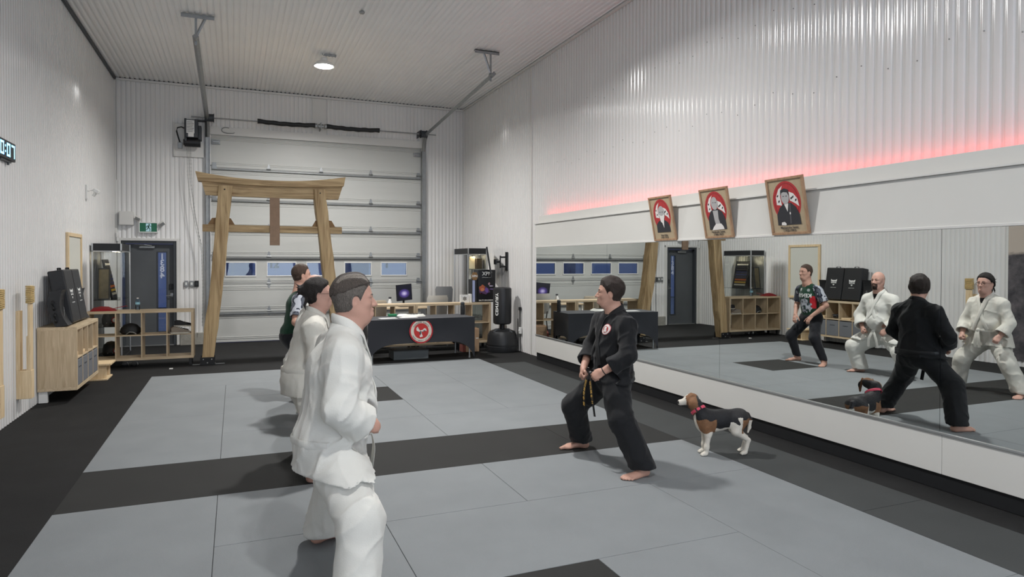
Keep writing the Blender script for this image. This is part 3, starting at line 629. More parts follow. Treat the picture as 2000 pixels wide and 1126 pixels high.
# rock mural (seen in the mirror)
mu = thing('rock_mural', 'large dark rock photograph panel on the left wall, seen in the mirror', 'mural', (XL+.02, 5.2, .1))
def rockmat():
    m = bpy.data.materials.new('rock_print'); m.use_nodes = True; nt = m.node_tree; N = nt.nodes; L = nt.links; b = N['Principled BSDF']; b.inputs['Roughness'].default_value = .5
    tc = N.new('ShaderNodeTexCoord'); sp = N.new('ShaderNodeSeparateXYZ'); L.new(tc.outputs['Object'], sp.inputs[0])
    mu_ = N.new('ShaderNodeTexNoise'); mu_.inputs['Scale'].default_value = 1.3; mu_.inputs['Detail'].default_value = 8; mu_.inputs['Distortion'].default_value = .8; L.new(tc.outputs['Object'], mu_.inputs['Vector'])
    ad = N.new('ShaderNodeMath'); ad.operation = 'MULTIPLY_ADD'; ad.inputs[1].default_value = 1.1; L.new(mu_.outputs[0], ad.inputs[0]); L.new(sp.outputs[2], ad.inputs[2])
    st = N.new('ShaderNodeMapRange'); st.inputs[1].default_value = 2.18; st.inputs[2].default_value = 2.24; L.new(ad.outputs[0], st.inputs[0])
    n2 = N.new('ShaderNodeTexNoise'); n2.inputs['Scale'].default_value = 5; n2.inputs['Detail'].default_value = 12; n2.inputs['Roughness'].default_value = .7; L.new(tc.outputs['Object'], n2.inputs['Vector'])
    cr = N.new('ShaderNodeValToRGB'); cr.color_ramp.elements[0].position = .35; cr.color_ramp.elements[1].position = .75
    cr.color_ramp.elements[0].color = lin((44, 44, 50))+(1,); cr.color_ramp.elements[1].color = lin((112, 106, 108))+(1,); L.new(n2.outputs[0], cr.inputs[0])
    mx = N.new('ShaderNodeMix'); mx.data_type = 'RGBA'; L.new(st.outputs[0], mx.inputs[0]); L.new(cr.outputs[0], mx.inputs[6]); mx.inputs[7].default_value = lin((186, 174, 162))+(1,)
    L.new(mx.outputs[2], b.inputs['Base Color']); return m
b = MB(); b.box(XL+.002, XL+.02, 3.3, 6.93, .1, 2.6); b.build('print', rockmat(), mu, local=False)
b = MB(); b.box(XL+.001, XL+.024, 6.93, 6.96, .1, 2.62, bev=.003); b.build('edge_strip', m_trim, mu)

# makiwara (rope-wrapped striking boards)
def maki(y0, y1, label):
    t = thing('striking_post', label, 'striking post', (XL+.06, (y0+y1)/2, .2), group='rope topped striking posts on the left wall')
    b = MB(); b.box(XL, XL+.034, y0, y1, .5, 1.125, bev=.003); b.build('back_board', m_pine, t)
    b = MB(); b.box(XL, XL+.135, y0, y1, .20, .50, bev=.004); b.build('base_block', m_pine, t)
    b = MB(); b.box(XL+.09, XL+.102, y0+.004, y1-.004, .50, .86, bev=.002); b.build('brace', m_pine, t)
    b = MB(); b.box(XL+.103, XL+.128, y0+.003, y1-.003, .50, 1.39, bev=.003); b.build('striking_board', m_pine, t)
    for k in range(11):
        z = 1.215+k*.0165; b = MB(); pts = []
        cx_, cy_ = XL+.1155, (y0+y1)/2; hw, hd = (y1-y0)/2+.006, .024
        for a in np.linspace(0, 2*pi, 17)[:-1]:
            e = .35; pts.append((cx_+hd*np.sign(cos(a))*abs(cos(a))**e, cy_+hw*np.sign(sin(a))*abs(sin(a))**e, z+.003*sin(a+k)))
        b.tube(pts, .0085, 6, closed=True, nrm=[(0, 0, 1)]*16); b.build('rope_coil', mat('straw_rope', (190, 164, 112), .9, bump=.5, bscale=160, var=.15, vscale=80), t, smooth=True)
maki(8.43, 8.54, 'rope topped pine striking post nearest the oak shelf unit')
maki(7.43, 7.54, 'rope topped pine striking post cut by the left picture edge')

# ------------------------------------------------------------------ shelf units
def kallax(root, W_, H_, D_, cols, rows, back=False, axis='x', t=.038, ti=.016, mats=(None, None, None)):
    """local frame: width along x, front at y=0, back at y=D; origin bottom front left"""
    mh, mv = mats
    def p(nm, *a, m=None):
        b = MB(); b.box(*a, bev=.0015); return b.build(nm, m, root, local=True)
    p('bottom_board', 0, W_, 0, D_, 0, t, m=mh); p('top_board', 0, W_, 0, D_, H_-t, H_, m=mh)
    p('side_panel', 0, t, .0, D_, t, H_-t, m=mv); p('side_panel', W_-t, W_, 0, D_, t, H_-t, m=mv)
    cw = (W_-2*t-(cols-1)*ti)/cols; rh = (H_-2*t-(rows-1)*ti)/rows
    for r in range(1, rows): p('shelf', t, W_-t, .002, D_-.002, t+r*rh+(r-1)*ti, t+r*(rh+ti), m=mh)
    for c_ in range(1, cols):
        for r in range(rows): p('divider', t+c_*cw+(c_-1)*ti, t+c_*(cw+ti), .003, D_-.003, t+r*(rh+ti), t+r*(rh+ti)+rh, m=mv)
    if back:
        b = MB(); b.box(t, W_-t, D_-.008, D_-.004, t, H_-t); b.build('back_board', mv, root, local=True)
    return cw, rh
# unit A on the left wall: local x along +Y world, front faces +X.
AY0, AY1, AX = 9.21, 10.53, -1.719
ua = thing('shelf_unit', 'low oak cube shelf on the left wall with four grey bins', 'shelf unit', (AX, AY0, .134), pi/2)
# rz=90: local x -> +Y, local y -> -X
cwA, rhA = kallax(ua, AY1-AY0, .743, AX-XL-.005, 4, 2, True, mats=(m_oakx, m_oak))
for k in range(4):
    x = .038+k*(cwA+.016); b = MB(); b.box(x+.004, x+cwA-.004, .004, .34, .042, .038+rhA-.02, bev=.006)
    o = b.build('storage_bin', m_grey, ua, local=True)
    b = MB(); b.box(x+cwA*.3, x+cwA*.7, .001, .005, .25, .262); b.build('bin_handle', m_dark, o, local=True)
for x in (.05, AY1-AY0-.05):
    b = MB(); b.box(x-.03, x+.03, .30, .39, -.134, 0, bev=.003); b.build('foot', m_white, ua, local=True)
# things in its upper row
def wbox(name, label, cat, a, m, bev=.004, group=None):
    b = MB(); b.box(*a, bev=bev); return tag(reloc(b.build(name, m)), label, cat, group)
zsA = .134+.038+rhA+.016+.001
wbox('wooden_block', 'pale wooden block in the nearest open cube of the wall shelf', 'block', (-1.95, -1.76, 9.30, 9.50, zsA, zsA+.045), m_pine)
wbox('wooden_block', 'pale wooden board in the third cube from the doorway end of the wall shelf', 'block', (-1.98, -1.75, 9.62, 9.84, zsA, zsA+.035), m_pine)
wbox('wooden_block', 'pale wooden block in the cube of the wall shelf nearest the doorway', 'block', (-1.98, -1.77, 10.27, 10.45, zsA, zsA+.04), m_pine)
b = MB()
for k in range(16):
    a = random.random()*6.28; c_ = Vector((-1.84, 10.02, zsA+.02)); b.tube([c_+Vector((.09*cos(a+q*.9)*random.uniform(.5, 1), .09*sin(a+q*.9)*random.uniform(.5, 1), random.uniform(0, .07))) for q in range(4)], .009, 6)
tag(reloc(b.build('skipping_ropes', m_blk)), 'tangle of black ropes in an open cube of the wall shelf', 'ropes')
# unit B: room divider
BX0, BX1, BY = -2.075, -.612, 11.775
ub = thing('shelf_unit', 'open-backed oak cube shelf standing as a divider before the grey door', 'shelf unit', (BX0, BY, .115))
cwB, rhB = kallax(ub, BX1-BX0, .768, .385, 4, 2, False, mats=(m_oakx, m_oak))
for x in (.05, BX1-BX0-.05):
    for y in (.05, .335):
        b = MB(); b.box(x-.022, x+.022, y-.022, y+.022, -.115, 0, bev=.003); b.build('leg', m_blk, ub, local=True)
zB1 = .115+.038+rhB+.016+.001; zBt = .884
# bottle
wb_ = thing('water_bottle', 'clear plastic water bottle on top of the divider shelf', 'bottle', (-1.42, 12.0, zBt))
b = MB(); b.lathe([(.0, 0), (.03, 0), (.033, .01), (.033, .045), (.031, .05), (.033, .055), (.033, .12), (.03, .14), (.014, .17), (.013, .178)], (-1.42, 12.0, zBt), 20); b.build('body', glassmat('bottle_plastic', (228, 240, 248)), wb_, smooth=True)
b = MB(); b.lathe([(.015, .172), (.015, .19), (0, .192)], (-1.42, 12.0, zBt), 14); b.build('cap', m_white, wb_)
b = MB(); b.lathe([(.0335, .085), (.0336, .118), (.0335, .119)], (-1.42, 12.0, zBt), 20); b.build('wrap_label', mat('label_blue', (150, 200, 215), .5), wb_)
# red bag and its strap
b = MB(); P = [(-2.04, .0), (-2.0, .03), (-1.9, .045), (-1.8, .04), (-1.74, .02), (-1.70, .0)]
b.add([(x+.0, 11.84, zBt+z*.8) for x, z in P]+[(x-.01, 11.95, zBt+z*1.3+.01) for x, z in P]+[(x, 12.06, zBt+z*.6) for x, z in P],
      [(i, i+1, i+7, i+6) for i in range(5)]+[(i+6, i+7, i+13, i+12) for i in range(5)]+[tuple(range(5, -1, -1)), tuple(range(12, 18)), (0, 6, 12), (5, 17, 11)])
b.tube([(-1.74, 11.92, zBt+.03), (-1.66, 11.95, zBt+.05), (-1.58, 11.98, zBt+.065), (-1.56, 11.99, zBt+.06)], .013, 6, flat=.4)
o = tag(reloc(b.build('red_bag', m_red, smooth=True)), 'flat crumpled red cloth bag on the left end of the divider shelf', 'bag')
# black bag inside
b = MB(); b.lathe([(0, 0), (.11, .0), (.15, .03), (.14, .09), (.09, .15), (.03, .17), (0, .17)], (0, 0, 0), 18, M=Matrix.Diagonal((1, .8, 1)).to_4x4()); b.xf(Matrix.Translation((-1.515, 11.97, zB1)))
bb = tag(reloc(b.build('black_bag', mat('black_nylon', (24, 25, 27), .6, bump=.6, bscale=14), smooth=True)), 'slumped black bag in an upper cube of the divider shelf', 'bag')
bb2 = MB(); bb2.tube([(-1.56, 11.83, zB1+.01), (-1.51, 11.81, zB1+.045), (-1.46, 11.81, zB1+.04), (-1.42, 11.82, zB1+.012)], .008, 6); 
tag(reloc(bb2.build('carabiner', m_galv)), 'small silver clip in front of the black bag in the divider shelf', 'clip')
# shoes
def shoe(name, label, x, y, z, rz, col, sole, grp):
    t = thing(name, label, 'shoe', (x, y, z), rz, grp)
    b = MB(); n = 10; vs = []; prof = [(0, .032, .07), (.03, .038, .085), (.08, .038, .08), (.13, .038, .06), (.18, .044, .045), (.22, .042, .035), (.255, .025, .025)]
    for (l, w, h) in prof: vs += [(l, -w, .018), (l, -w*.95, .018+h*.6), (l, -w*.4, .018+h), (l, w*.4, .018+h), (l, w*.95, .018+h*.6), (l, w, .018)]
    fs = [(0, 1, 2, 3, 4, 5), tuple(range(len(vs)-1, len(vs)-7, -1))]
    for i in range(len(prof)-1):
        for j in range(6): fs.append((6*i+j, 6*i+(j+1) % 6, 6*i+6+(j+1) % 6, 6*i+6+j))
    b.add(vs, fs); b.build('upper', col, t, smooth=True, local=True)
    b = MB(); b.prism([(-.008, -.03), (.03, -.042), (.1, -.038), (.18, -.048), (.24, -.04), (.265, 0), (.24, .04), (.18, .048), (.1, .038), (.03, .042), (-.008, .03)], 2, 0, .02); b.build('sole', sole, t, local=True)
    b = MB()
    for q in range(4): b.tube([(.09+q*.025, -.02, .1-q*.012), (.1+q*.025, 0, .106-q*.013), (.09+q*.025, .02, .1-q*.012)], .003, 5)
    b.build('laces', m_white, t, local=True); return t
g = 'shoes inside the divider shelf'
m_sh1 = mat('shoe_brown', (92, 78, 66), .8, bump=.3); m_sh2 = mat('shoe_black', (34, 34, 36), .7); m_sole = mat('shoe_sole', (190, 185, 172), .7)
shoe('shoe', 'brown trainer at the left of the shoes in the divider shelf', -.955, 11.91, zB1, .0, m_sh1, m_sole, g)
shoe('shoe', 'pale soled trainer lying centre front in the divider shelf', -.93, 11.80, zB1, 0, mat('shoe_beige', (128, 118, 106), .8, bump=.3), m_sole, g)
shoe('shoe', 'black shoe at the back of the divider shelf, left of its pair', -.955, 12.02, zB1, .0, m_sh2, m_sole, g)
shoe('shoe', 'black shoe at the right end of the divider shelf', -.90, 11.965, zB1+.097, .0, m_sh2, m_sole, g)
for k, (x, y, r) in enumerate(((-1.61, 12.12, 1.6), (-1.47, 12.10, 1.5))):
    t = thing('slipper', ['black slipper with a pale band, left of the pair under the divider shelf', 'black slipper with a pale band, right of the pair under the divider shelf'][k], 'slipper', (x, y, 0), r+pi, 'slippers under the divider shelf')
    b = MB(); b.prism([(-.12, -.035), (0, -.04), (.1, -.045), (.14, 0), (.1, .045), (0, .04), (-.12, .035)], 2, 0, .022); b.build('footbed', m_blk, t, local=True)
    b = MB(); b.tube([(.03, -.045, .015), (.03, -.03, .05), (.03, 0, .06), (.03, .03, .05), (.03, .045, .015)], .025, 6, flat=.2, nrm=[(0, 0, 1)]*5); b.build('strap', m_galv, t, local=True)
b = MB(); b.prism([(-.935, 11.44), (-.89, 11.435), (-.885, 11.475), (-.93, 11.485)], 2, -.003, .012)
tag(reloc(b.build('paper_scrap', m_white)), 'small white scrap of paper lying on the black floor before the divider shelf', 'paper')
# step stool
st_ = thing('step_stool', 'small pine step stool tucked between the two oak shelves', 'stool', (-1.86, 10.98, 0))
b = MB(); b.box(-2.09, -1.60, 10.72, 11.12, .20, .225, bev=.003); b.build('top_board', m_pine, st_)
for y in (10.76, 11.05): 
    b = MB(); b.box(-2.06, -1.66, y, y+.022, .0, .199, bev=.003); b.build('side_board', m_pine, st_)
b = MB(); b.box(-1.70, -1.678, 10.783, 11.049, .12, .198, bev=.003); b.box(-2.05, -1.64, 10.70, 11.12, -.002, .02, bev=.003); b.build('base_board', m_pine, st_)

# ------------------------------------------------------------------ training pads on unit A
zA = .134+.743+.001
def pad(name, label, y0, y1, H_, D_, x0, tilt, grp, logo=True, curved=False):
    t = thing(name, label, 'training pad', (x0, (y0+y1)/2, zA), 0, grp)
    M = Matrix.Rotation(-tilt, 4, 'Y')   # lean back toward the wall (-X)
    b = MB(); w = (y1-y0)/2-.003
    if curved:
        n = 10; vs = []
        for i in range(n+1):
            s = i/n; z = H_*s; xo = -.10*(2*s-1)**2*-.5
            for (x, y) in ((-D_+xo, -w), (xo, -w), (xo, w), (-D_+xo, w)): vs.append((x, y, z))
        fs = [(3, 2, 1, 0), (4*n, 4*n+1, 4*n+2, 4*n+3)]
        for i in range(n):
            for j in range(4): fs.append((4*i+j, 4*i+(j+1) % 4, 4*i+4+(j+1) % 4, 4*i+4+j))
        b.add([M @ Vector(v) for v in vs], fs)
        mz = min(v[2] for v in b.v); b.v = [(x, y, z-mz) for x, y, z in b.v]
    else:
        b.box(-D_, 0, -w, w, 0, H_, bev=.018, M=M); mz = min(v[2] for v in b.v); b.v = [(x, y, z-mz) for x, y, z in b.v]
    b.build('pad_body', m_blk2, t, local=True)
    T2 = Matrix.Translation((0, 0, -mz)) @ M
    if logo:
        lg = text_mb('EVERLAST', .036, .001, bold=.0012); lg.xf(T2 @ frameM((.0012, 0, H_*.55), (0, 1, 0), (0, 0, 1)))
        lg.build('logo_word', m_dark, t, local=True)
        b = MB(); zc = H_*.55
        P = [(-.075, zc+.055), (-.03, zc+.035), (0, zc+.04), (.03, zc+.035), (.075, zc+.055), (.06, zc-.03), (.02, zc-.02), (0, zc-.026), (-.02, zc-.02), (-.06, zc-.03)]
        b.prism(P, 0, .0004, .001); b.prism([(-.028, zc-.045), (.028, zc-.045), (0, zc-.075)], 0, .0004, .001); b.xf(T2); b.build('logo_emblem', m_white, t, local=True)
        lg = text_mb('SPORTS TRAINING', .016, .001); lg.xf(T2 @ frameM((.0012, 0, H_*.55-.115), (0, 1, 0), (0, 0, 1))); lg.build('small_print', m_white, t, local=True)
        b = MB(); b.tube([(-D_*.5, -.05, H_-.002), (-D_*.5, -.04, H_+.028), (-D_*.5, .04, H_+.028), (-D_*.5, .05, H_-.002)], .014, 6, flat=.3, nrm=[(0, 0, 1)]*4); b.xf(T2); b.build('carry_handle', m_blk, t, local=True)
    else:
        lg = text_mb('CENTURY', .045, .001); lg.xf(T2 @ frameM((.012, -w*.1, H_*.3), (0, .5, 1), (0, -1, .5))); lg.build('logo_word', mat('muted_print', (150, 150, 150), .6), t, local=True)
        b = MB()
        for q in (.25, .6): b.tube([(-D_*.5, -w-.002, H_*q-.05), (-D_*.5, -w-.03, H_*q-.03), (-D_*.5, -w-.03, H_*q+.03), (-D_*.5, -w-.002, H_*q+.05)], .014, 6)
        b.xf(T2); b.build('arm_strap', m_blk, t, local=True)
pad('strike_pad', 'tall black pad with pale shield logo, nearer of two on the oak shelf', 9.47, 9.90, .655, .17, -1.80, .16, 'big logo pads on the oak shelf')
pad('strike_pad', 'tall black pad with pale shield logo, closest to the white framed board', 9.905, 10.335, .655, .17, -1.80, .16, 'big logo pads on the oak shelf')
pad('curved_shield', 'small curved black kick shield at the near end of the oak shelf', 9.23, 9.46, .42, .12, -1.86, .14, 'small shields on the oak shelf', logo=False, curved=True)
pad('curved_shield', 'small curved black kick shield at the far end of the oak shelf', 10.35, 10.51, .40, .12, -1.86, .14, 'small shields on the oak shelf', logo=False, curved=True)

# ------------------------------------------------------------------ glass cabinets
def cabinet(label, x0, x1, y0, y1, H_=1.93, shelves=(1.03,)):
    t = thing('display_cabinet', label, 'display cabinet', ((x0+x1)/2, (y0+y1)/2, 0))
    b = MB(); b.box(x0, x1, y0, y1, 0, .10, bev=.003); b.build('plinth', m_blk, t)
    b = MB(); b.box(x0+.01, x1-.01, y0+.01, y1-.01, H_-.115, H_, bev=.003); b.build('header', m_blk, t)
    pr = MB()
    for x in (x0, x1-.022):
        for y in (y0, y1-.022): pr.box(x, x+.022, y, y+.022, .1, H_, bev=.002)
    pr.box(x0, x1, y0, y0+.015, H_-.13, H_-.116); pr.box(x0, x1, y1-.015, y1, H_-.13, H_-.116); pr.box(x0, x0+.015, y0, y1, H_-.13, H_-.116); pr.box(x1-.015, x1, y0, y1, H_-.13, H_-.116)
    pr.build('post_frame', mat('aluminium', (186, 188, 188), .35, metal=.7), t)
    for p0, p1 in (((x0+.022, y0+.008), (x1-.022, y0+.008)), ((x0+.022, y1-.008), (x1-.022, y1-.008)), ((x0+.008, y0+.022), (x0+.008, y1-.022)), ((x1-.008, y0+.022), (x1-.008, y1-.022))):
        sheet(p0, p1, .1, H_-.13).build('glass_side', m_glass, t)
    for z in shelves:
        b = MB(); b.box(x0+.014, x1-.014, y0+.014, y1-.014, z-.006, z); b.build('glass_shelf', m_glassg, t)
    b = MB()
    for yy in (y0+.2, y1-.2): b.lathe([(.03, 0), (.03, -.006), (0, -.006)], ((x0+x1)/2, yy, H_-.116), 14)
    b.build('cabinet_light', mat('cabinet_spot', (255, 240, 205), .4, emit=(255, 236, 200), estr=90), t)
    return t
cabinet('glass display cabinet with black top in the left corner by the grey door', -2.095, -1.675, 12.30, 13.26, shelves=(1.03, .60))
cabinet('glass display cabinet with black top in the right corner behind the counter', 4.44, 4.86, 13.11, 14.07, shelves=(1.5, .95, .5))
# belt board in left cabinet
bd = thing('belt_board', 'black board of coloured rank belts leaning inside the left cabinet', 'belt display', (-1.92, 12.92, 1.031))
M = Matrix.Translation((-1.86, 12.92, 1.031)) @ Matrix.Rotation(-.2, 4, 'Y')
b = MB(); b.box(-.03, 0, -.235, .235, 0, .66, bev=.004, M=M); b.build('backing', m_blk, bd)
for k, c_ in enumerate([(225, 225, 220), (60, 60, 62), (70, 66, 66), (60, 62, 96), (58, 64, 110), (62, 60, 90), (198, 104, 48), (214, 178, 70), (206, 206, 198)][::-1]):
    z = .06+k*.062; b = MB(); b.box(.001, .012, -.16, .17, z, z+.036, bev=.004, M=M); b.build('belt_strip', mat('belt_%d%d%d' % c_, c_, .8), bd)
    b = MB(); b.box(.001, .016, -.21, -.17, z-.002, z+.038, bev=.003, M=M); b.build('belt_knot', mat('belt_%d%d%d' % c_, c_, .8), bd)
fp = thing('framed_picture', 'small framed picture leaning inside the near end of the left cabinet', 'picture', (-1.90, 12.42, 1.031))
M = Matrix.Translation((-1.94, 12.36, 1.031)) @ Matrix.Rotation(-.12, 4, 'X') @ Matrix.Rotation(-.1, 4, 'Z')
b = MB()
for a in ((-.09, .09, .49, .51), (-.09, .09, 0, .02), (-.09, -.07, .02, .49), (.07, .09, .02, .49)): b.box(a[0], a[1], -.012, .012, a[2], a[3], bev=.003, M=M)
b.build('frame', m_dark, fp); b = MB(); b.box(-.07, .07, -.003, .008, .02, .49, M=M); b.build('picture_sheet', mat('olive_sheet', (122, 112, 88), .5, var=.2, vscale=10), fp)
for k, (x, y, z, r, lb) in enumerate(((-1.88, 12.55, .60, .12, 'black head guard with red and white mark, middle shelf of the left cabinet'), (-1.86, 12.52, .101, .13, 'black head guard with red and white mark at the bottom of the left cabinet'))):
    t = thing('head_guard', lb, 'head guard', (x, y, z), 0, 'head guards in the left cabinet')
    b = MB(); b.lathe([(0, 0), (r*.75, 0), (r*.98, r*.35), (r, r*.9), (r*.85, r*1.5), (r*.45, r*1.85), (0, r*1.95)], (x, y, z), 20); b.build('shell', m_blk2, t, smooth=True)
    for nm, q, m_, o in (('red_mark', .05, m_red, .004), ('white_mark', .034, m_white, .008)):
        b = MB(); b.lathe([(0, -.003), (q, -.003), (q*.9, .003), (0, .004)], (x+r*.62, y-r*.78-o, z+r*.8), 14, M=Matrix.Rotation(.67, 4, 'Z') @ Matrix.Rotation(pi/2, 4, 'X')); b.build(nm, m_, t)
    b = MB(); b.tube([(x+r*.3*cos(a), y-r*.93+.01*sin(a), z+r*.45+.012*k) for a in (0, 1.5, 3.1)], .006, 6); b.build('chin_strap', m_white, t)
t = thing('storage_tray', 'flat grey plastic tray on the floor under the covered table', 'tray', (2.75, 11.3, 0))
b = MB()
for q in ((2.45, 3.05, 11.1, 11.12, 0, .14), (2.45, 3.05, 11.48, 11.5, 0, .14), (2.45, 2.47, 11.121, 11.479, 0, .14), (3.03, 3.05, 11.121, 11.479, 0, .14), (2.47, 3.03, 11.12, 11.48, 0, .015)): b.box(*q, bev=.004)
b.build('tray', mat('grey_tray', (92, 98, 100), .5), t)
b = MB(); b.box(2.44, 3.06, 11.09, 11.51, .141, .155, bev=.004); b.build('lid', mat('dark_tray_lid', (60, 64, 66), .5), t)
# things in the right cabinet
wbox('gift_box', 'tall cream box on the top shelf of the right cabinet', 'box', (4.55, 4.68, 13.35, 13.5, 1.501, 1.76), mat('cream_card', (214, 202, 172), .7))
wbox('gift_box', 'dark brown box beside the cream box in the right cabinet', 'box', (4.70, 4.82, 13.3, 13.45, 1.501, 1.72), mat('brown_card', (96, 82, 62), .7))

# ------------------------------------------------------------------ reception corner
for i, (x, l) in enumerate(((3.06, 'oak cube shelf forming the right half of the reception counter, under the black product box'), (1.585, 'oak cube shelf forming the left half of the reception counter, behind the line of students'))):
    u_ = thing('shelf_unit', l, 'shelf unit', (x, 12.0, .11)); kallax(u_, 1.47, .765, .385, 4, 2, False, mats=(m_oakx, m_oak))
    for q in (.05, 1.42):
        for y in (.05, .335): b = MB(); b.box(q-.022, q+.022, y-.022, y+.022, -.11, 0, bev=.003); b.build('leg', m_blk, u_, local=True)
zc_ = .876
# covered table
tb_ = thing('covered_table', 'folding table under a fitted black cloth with a round red crest', 'table', (2.86, 11.2, 0), .07)
HW, HD, HT = .93, .37, .705
b = MB(); vs = []; fs = []
def ringpt(u):  # perimeter param 0..4 (front, right, back, left)
    s = int(u) % 4; t = u-int(u)
    return [(-HW+2*HW*t, -HD), (HW, -HD+2*HD*t), (HW-2*HW*t, HD), (-HW, HD-2*HD*t)][s], s, t
NP, NZ = 24, 12
def hem(s, t):
    if s in (0, 2): return .30*max(0, 1-(abs(t-.5)*2)**6)**.8 if abs(t-.5) < .47 else 0.0
    return .26*max(0, 1-(abs(t-.5)*2)**5)**.8 if abs(t-.5) < .43 else 0.0
for i in range(4*NP):
    (x, y), s, t = ringpt(i/NP)
    hb = hem(s, t)+.004
    for j in range(NZ+1):
        z = HT-(HT-hb)*j/NZ; q = sin(pi*j/NZ)*sin(pi*t)*.05+(1-z/HT)*.03*sin(pi*t)**.5
        nx, ny = [(0, 1), (-1, 0), (0, -1), (1, 0)][s]
        vs.append((x+nx*q, y+ny*q, z))
for i in range(4*NP):
    i2 = (i+1) % (4*NP)
    for j in range(NZ): fs.append((i*(NZ+1)+j, i*(NZ+1)+j+1, i2*(NZ+1)+j+1, i2*(NZ+1)+j))
fs.append(tuple(i*(NZ+1) for i in range(4*NP))); b.add(vs, fs)
m_cloth = mat('black_stretch_cloth', (38, 40, 46), .75, bump=.1, bscale=300, sheen=.2)
b.build('fitted_cloth', m_cloth, tb_, smooth=True, local=True)
for x in (-.85, .85):
    b = MB()
    for y in (-.33, .33): b.cyl((x, y, 0), (x, y, .69), .014, 8); b.cyl((x, y, 0), (x, y, .03), .02, 8)
    b.cyl((x, -.33, .2), (x, .33, .2), .01, 8); b.build('leg', m_galv, tb_, local=True)
def crest(M, R, root, ring=(176, 44, 52), local=True, names=True):
    def disc(b, r, y, n=36): b.prism([(r*cos(a), r*sin(a)) for a in np.linspace(0, 2*pi, n+1)[:-1]], 2, y, y+.0008)
    for nm, r, k, c_ in (('crest_rim', 1, 0, ring), ('crest_band', .88, 1, (216, 208, 196)), ('crest_field', .63, 2, (188, 52, 50))):
        b = MB(); disc(b, R*r, k*.0008); b.xf(M); b.build(nm, mat('crest_%d_%d_%d' % c_, c_, .7), root, local=local)
    b = MB()
    def pl(pts): b.prism([(x*R, y*R) for x, y in pts], 2, .0024, .0032)
    pl([(-.42, .22), (-.3, .36), (-.2, .18), (-.12, .05), (.1, .08), (.25, .22), (.4, .18), (.46, -.02), (.3, .02), (.2, -.08), (.0, -.02), (.05, -.25), (.12, -.45), (-.1, -.5), (-.16, -.4), (-.05, -.3), (-.1, -.1), (-.3, .0), (-.4, .05)]); b.xf(M); b.build('crest_figure', mat('crest_white', (222, 218, 214), .7), root, local=local)
    for P_ in ([(-.14, -.02), (-.02, .02), (.02, -.2), (-.08, -.28), (-.16, -.2)], [(.12, -.0), (.3, .1), (.34, -.0), (.18, -.1)], [(-.34, .22), (-.28, .26), (-.27, .17)]):
        b = MB(); pl(P_); b.xf(M); b.build('crest_line', m_dark, root, local=local)
    if names:
        b = MB()
        for txt, a0, a1, top in (('YOSHUKAN KARATE', 150, 30, True), ('KARATE * KOBUDO * JIU JITSU', 208, 332, False)):
            n = len(txt)
            for i, ch in enumerate(txt):
                if ch == ' ': continue
                a = radians(a0+(a1-a0)*i/(n-1)); rr = R*.70 if top else R*.80
                tt = text_mb(ch, R*(.17 if top else .13), .0008, bold=.0005); rot = a-pi/2 if top else a+pi/2
                tt.xf(Matrix.Translation((rr*cos(a), rr*sin(a), .0022)) @ Matrix.Rotation(rot, 4, 'Z')); b.add(tt.v, tt.f)
        b.xf(M); b.build('crest_lettering', m_dark, root, local=local)
crest(frameM((-.03, -HD+.012, .50), (1, 0, 0), (0, 0.05, 1)) , .205, tb_)
def onT(x, y): v = WM[tb_.name] @ Vector((x, y, HT)); return v
# things on the table
b = MB(); n = 9; vs = []
for i in range(n+1):
    for j in range(n+1):
        u, v = i/n, j/n; e = min(u, 1-u, v, 1-v); vs.append((2.62+.42*u+.03*sin(v*5), 11.28+.26*v+.02*sin(u*7), HT+.0+min(.035, e*.4)+.006*sin(u*9)*sin(v*7)))
b.add(vs, [(i*(n+1)+j, i*(n+1)+j+1, (i+1)*(n+1)+j+1, (i+1)*(n+1)+j) for i in range(n) for j in range(n)])
ft = thing('folded_uniform', 'folded white uniform with black print on the covered table', 'folded cloth', (2.83, 11.4, HT)); b.build('cloth', mat('white_cotton', (222, 222, 214), .9, bump=.3, bscale=40), ft, smooth=True)
b = MB()
for q in range(4): b.prism([(2.74+q*.05, 11.36), (2.78+q*.05, 11.35), (2.80+q*.05, 11.44), (2.755+q*.05, 11.45)], 2, HT+.036, HT+.043)
b.build('print', m_dark, ft)
wbox('green_packet', 'small green packet on the covered table left of the folded uniform', 'packet', (2.44, 2.58, 11.42, 11.52, HT+.001, HT+.04), mat('green_card', (44, 130, 88), .6))
b = MB(); b.prism([(2.22, 10.98), (2.5, 11.0), (2.49, 11.2), (2.2, 11.18)], 2, HT+.001, HT+.004); tag(reloc(b.build('paper_sheet', m_white)), 'white paper sheet on the covered table, left of the two', 'paper', 'papers on the covered table')
b = MB(); b.prism([(2.56, 11.04), (2.86, 11.06), (2.85, 11.24), (2.55, 11.22)], 2, HT+.001, HT+.004); tag(reloc(b.build('paper_sheet', m_white)), 'white paper sheet on the covered table in front of the green packet', 'paper', 'papers on the covered table')
bt = thing('drink_bottle', 'matt black drink bottle at the right end of the covered table', 'bottle', (3.76, 11.40, HT))
b = MB(); b.lathe([(0, 0), (.036, 0), (.038, .01), (.038, .15), (.034, .17), (.03, .175)], (3.76, 11.40, HT+.001), 18); b.build('body', m_blk, bt, smooth=True)
b = MB(); b.lathe([(.034, .176), (.036, .18), (.036, .215), (.02, .225), (0, .225)], (3.76, 11.40, HT+.001), 18); b.build('lid', m_dark, bt, smooth=True)
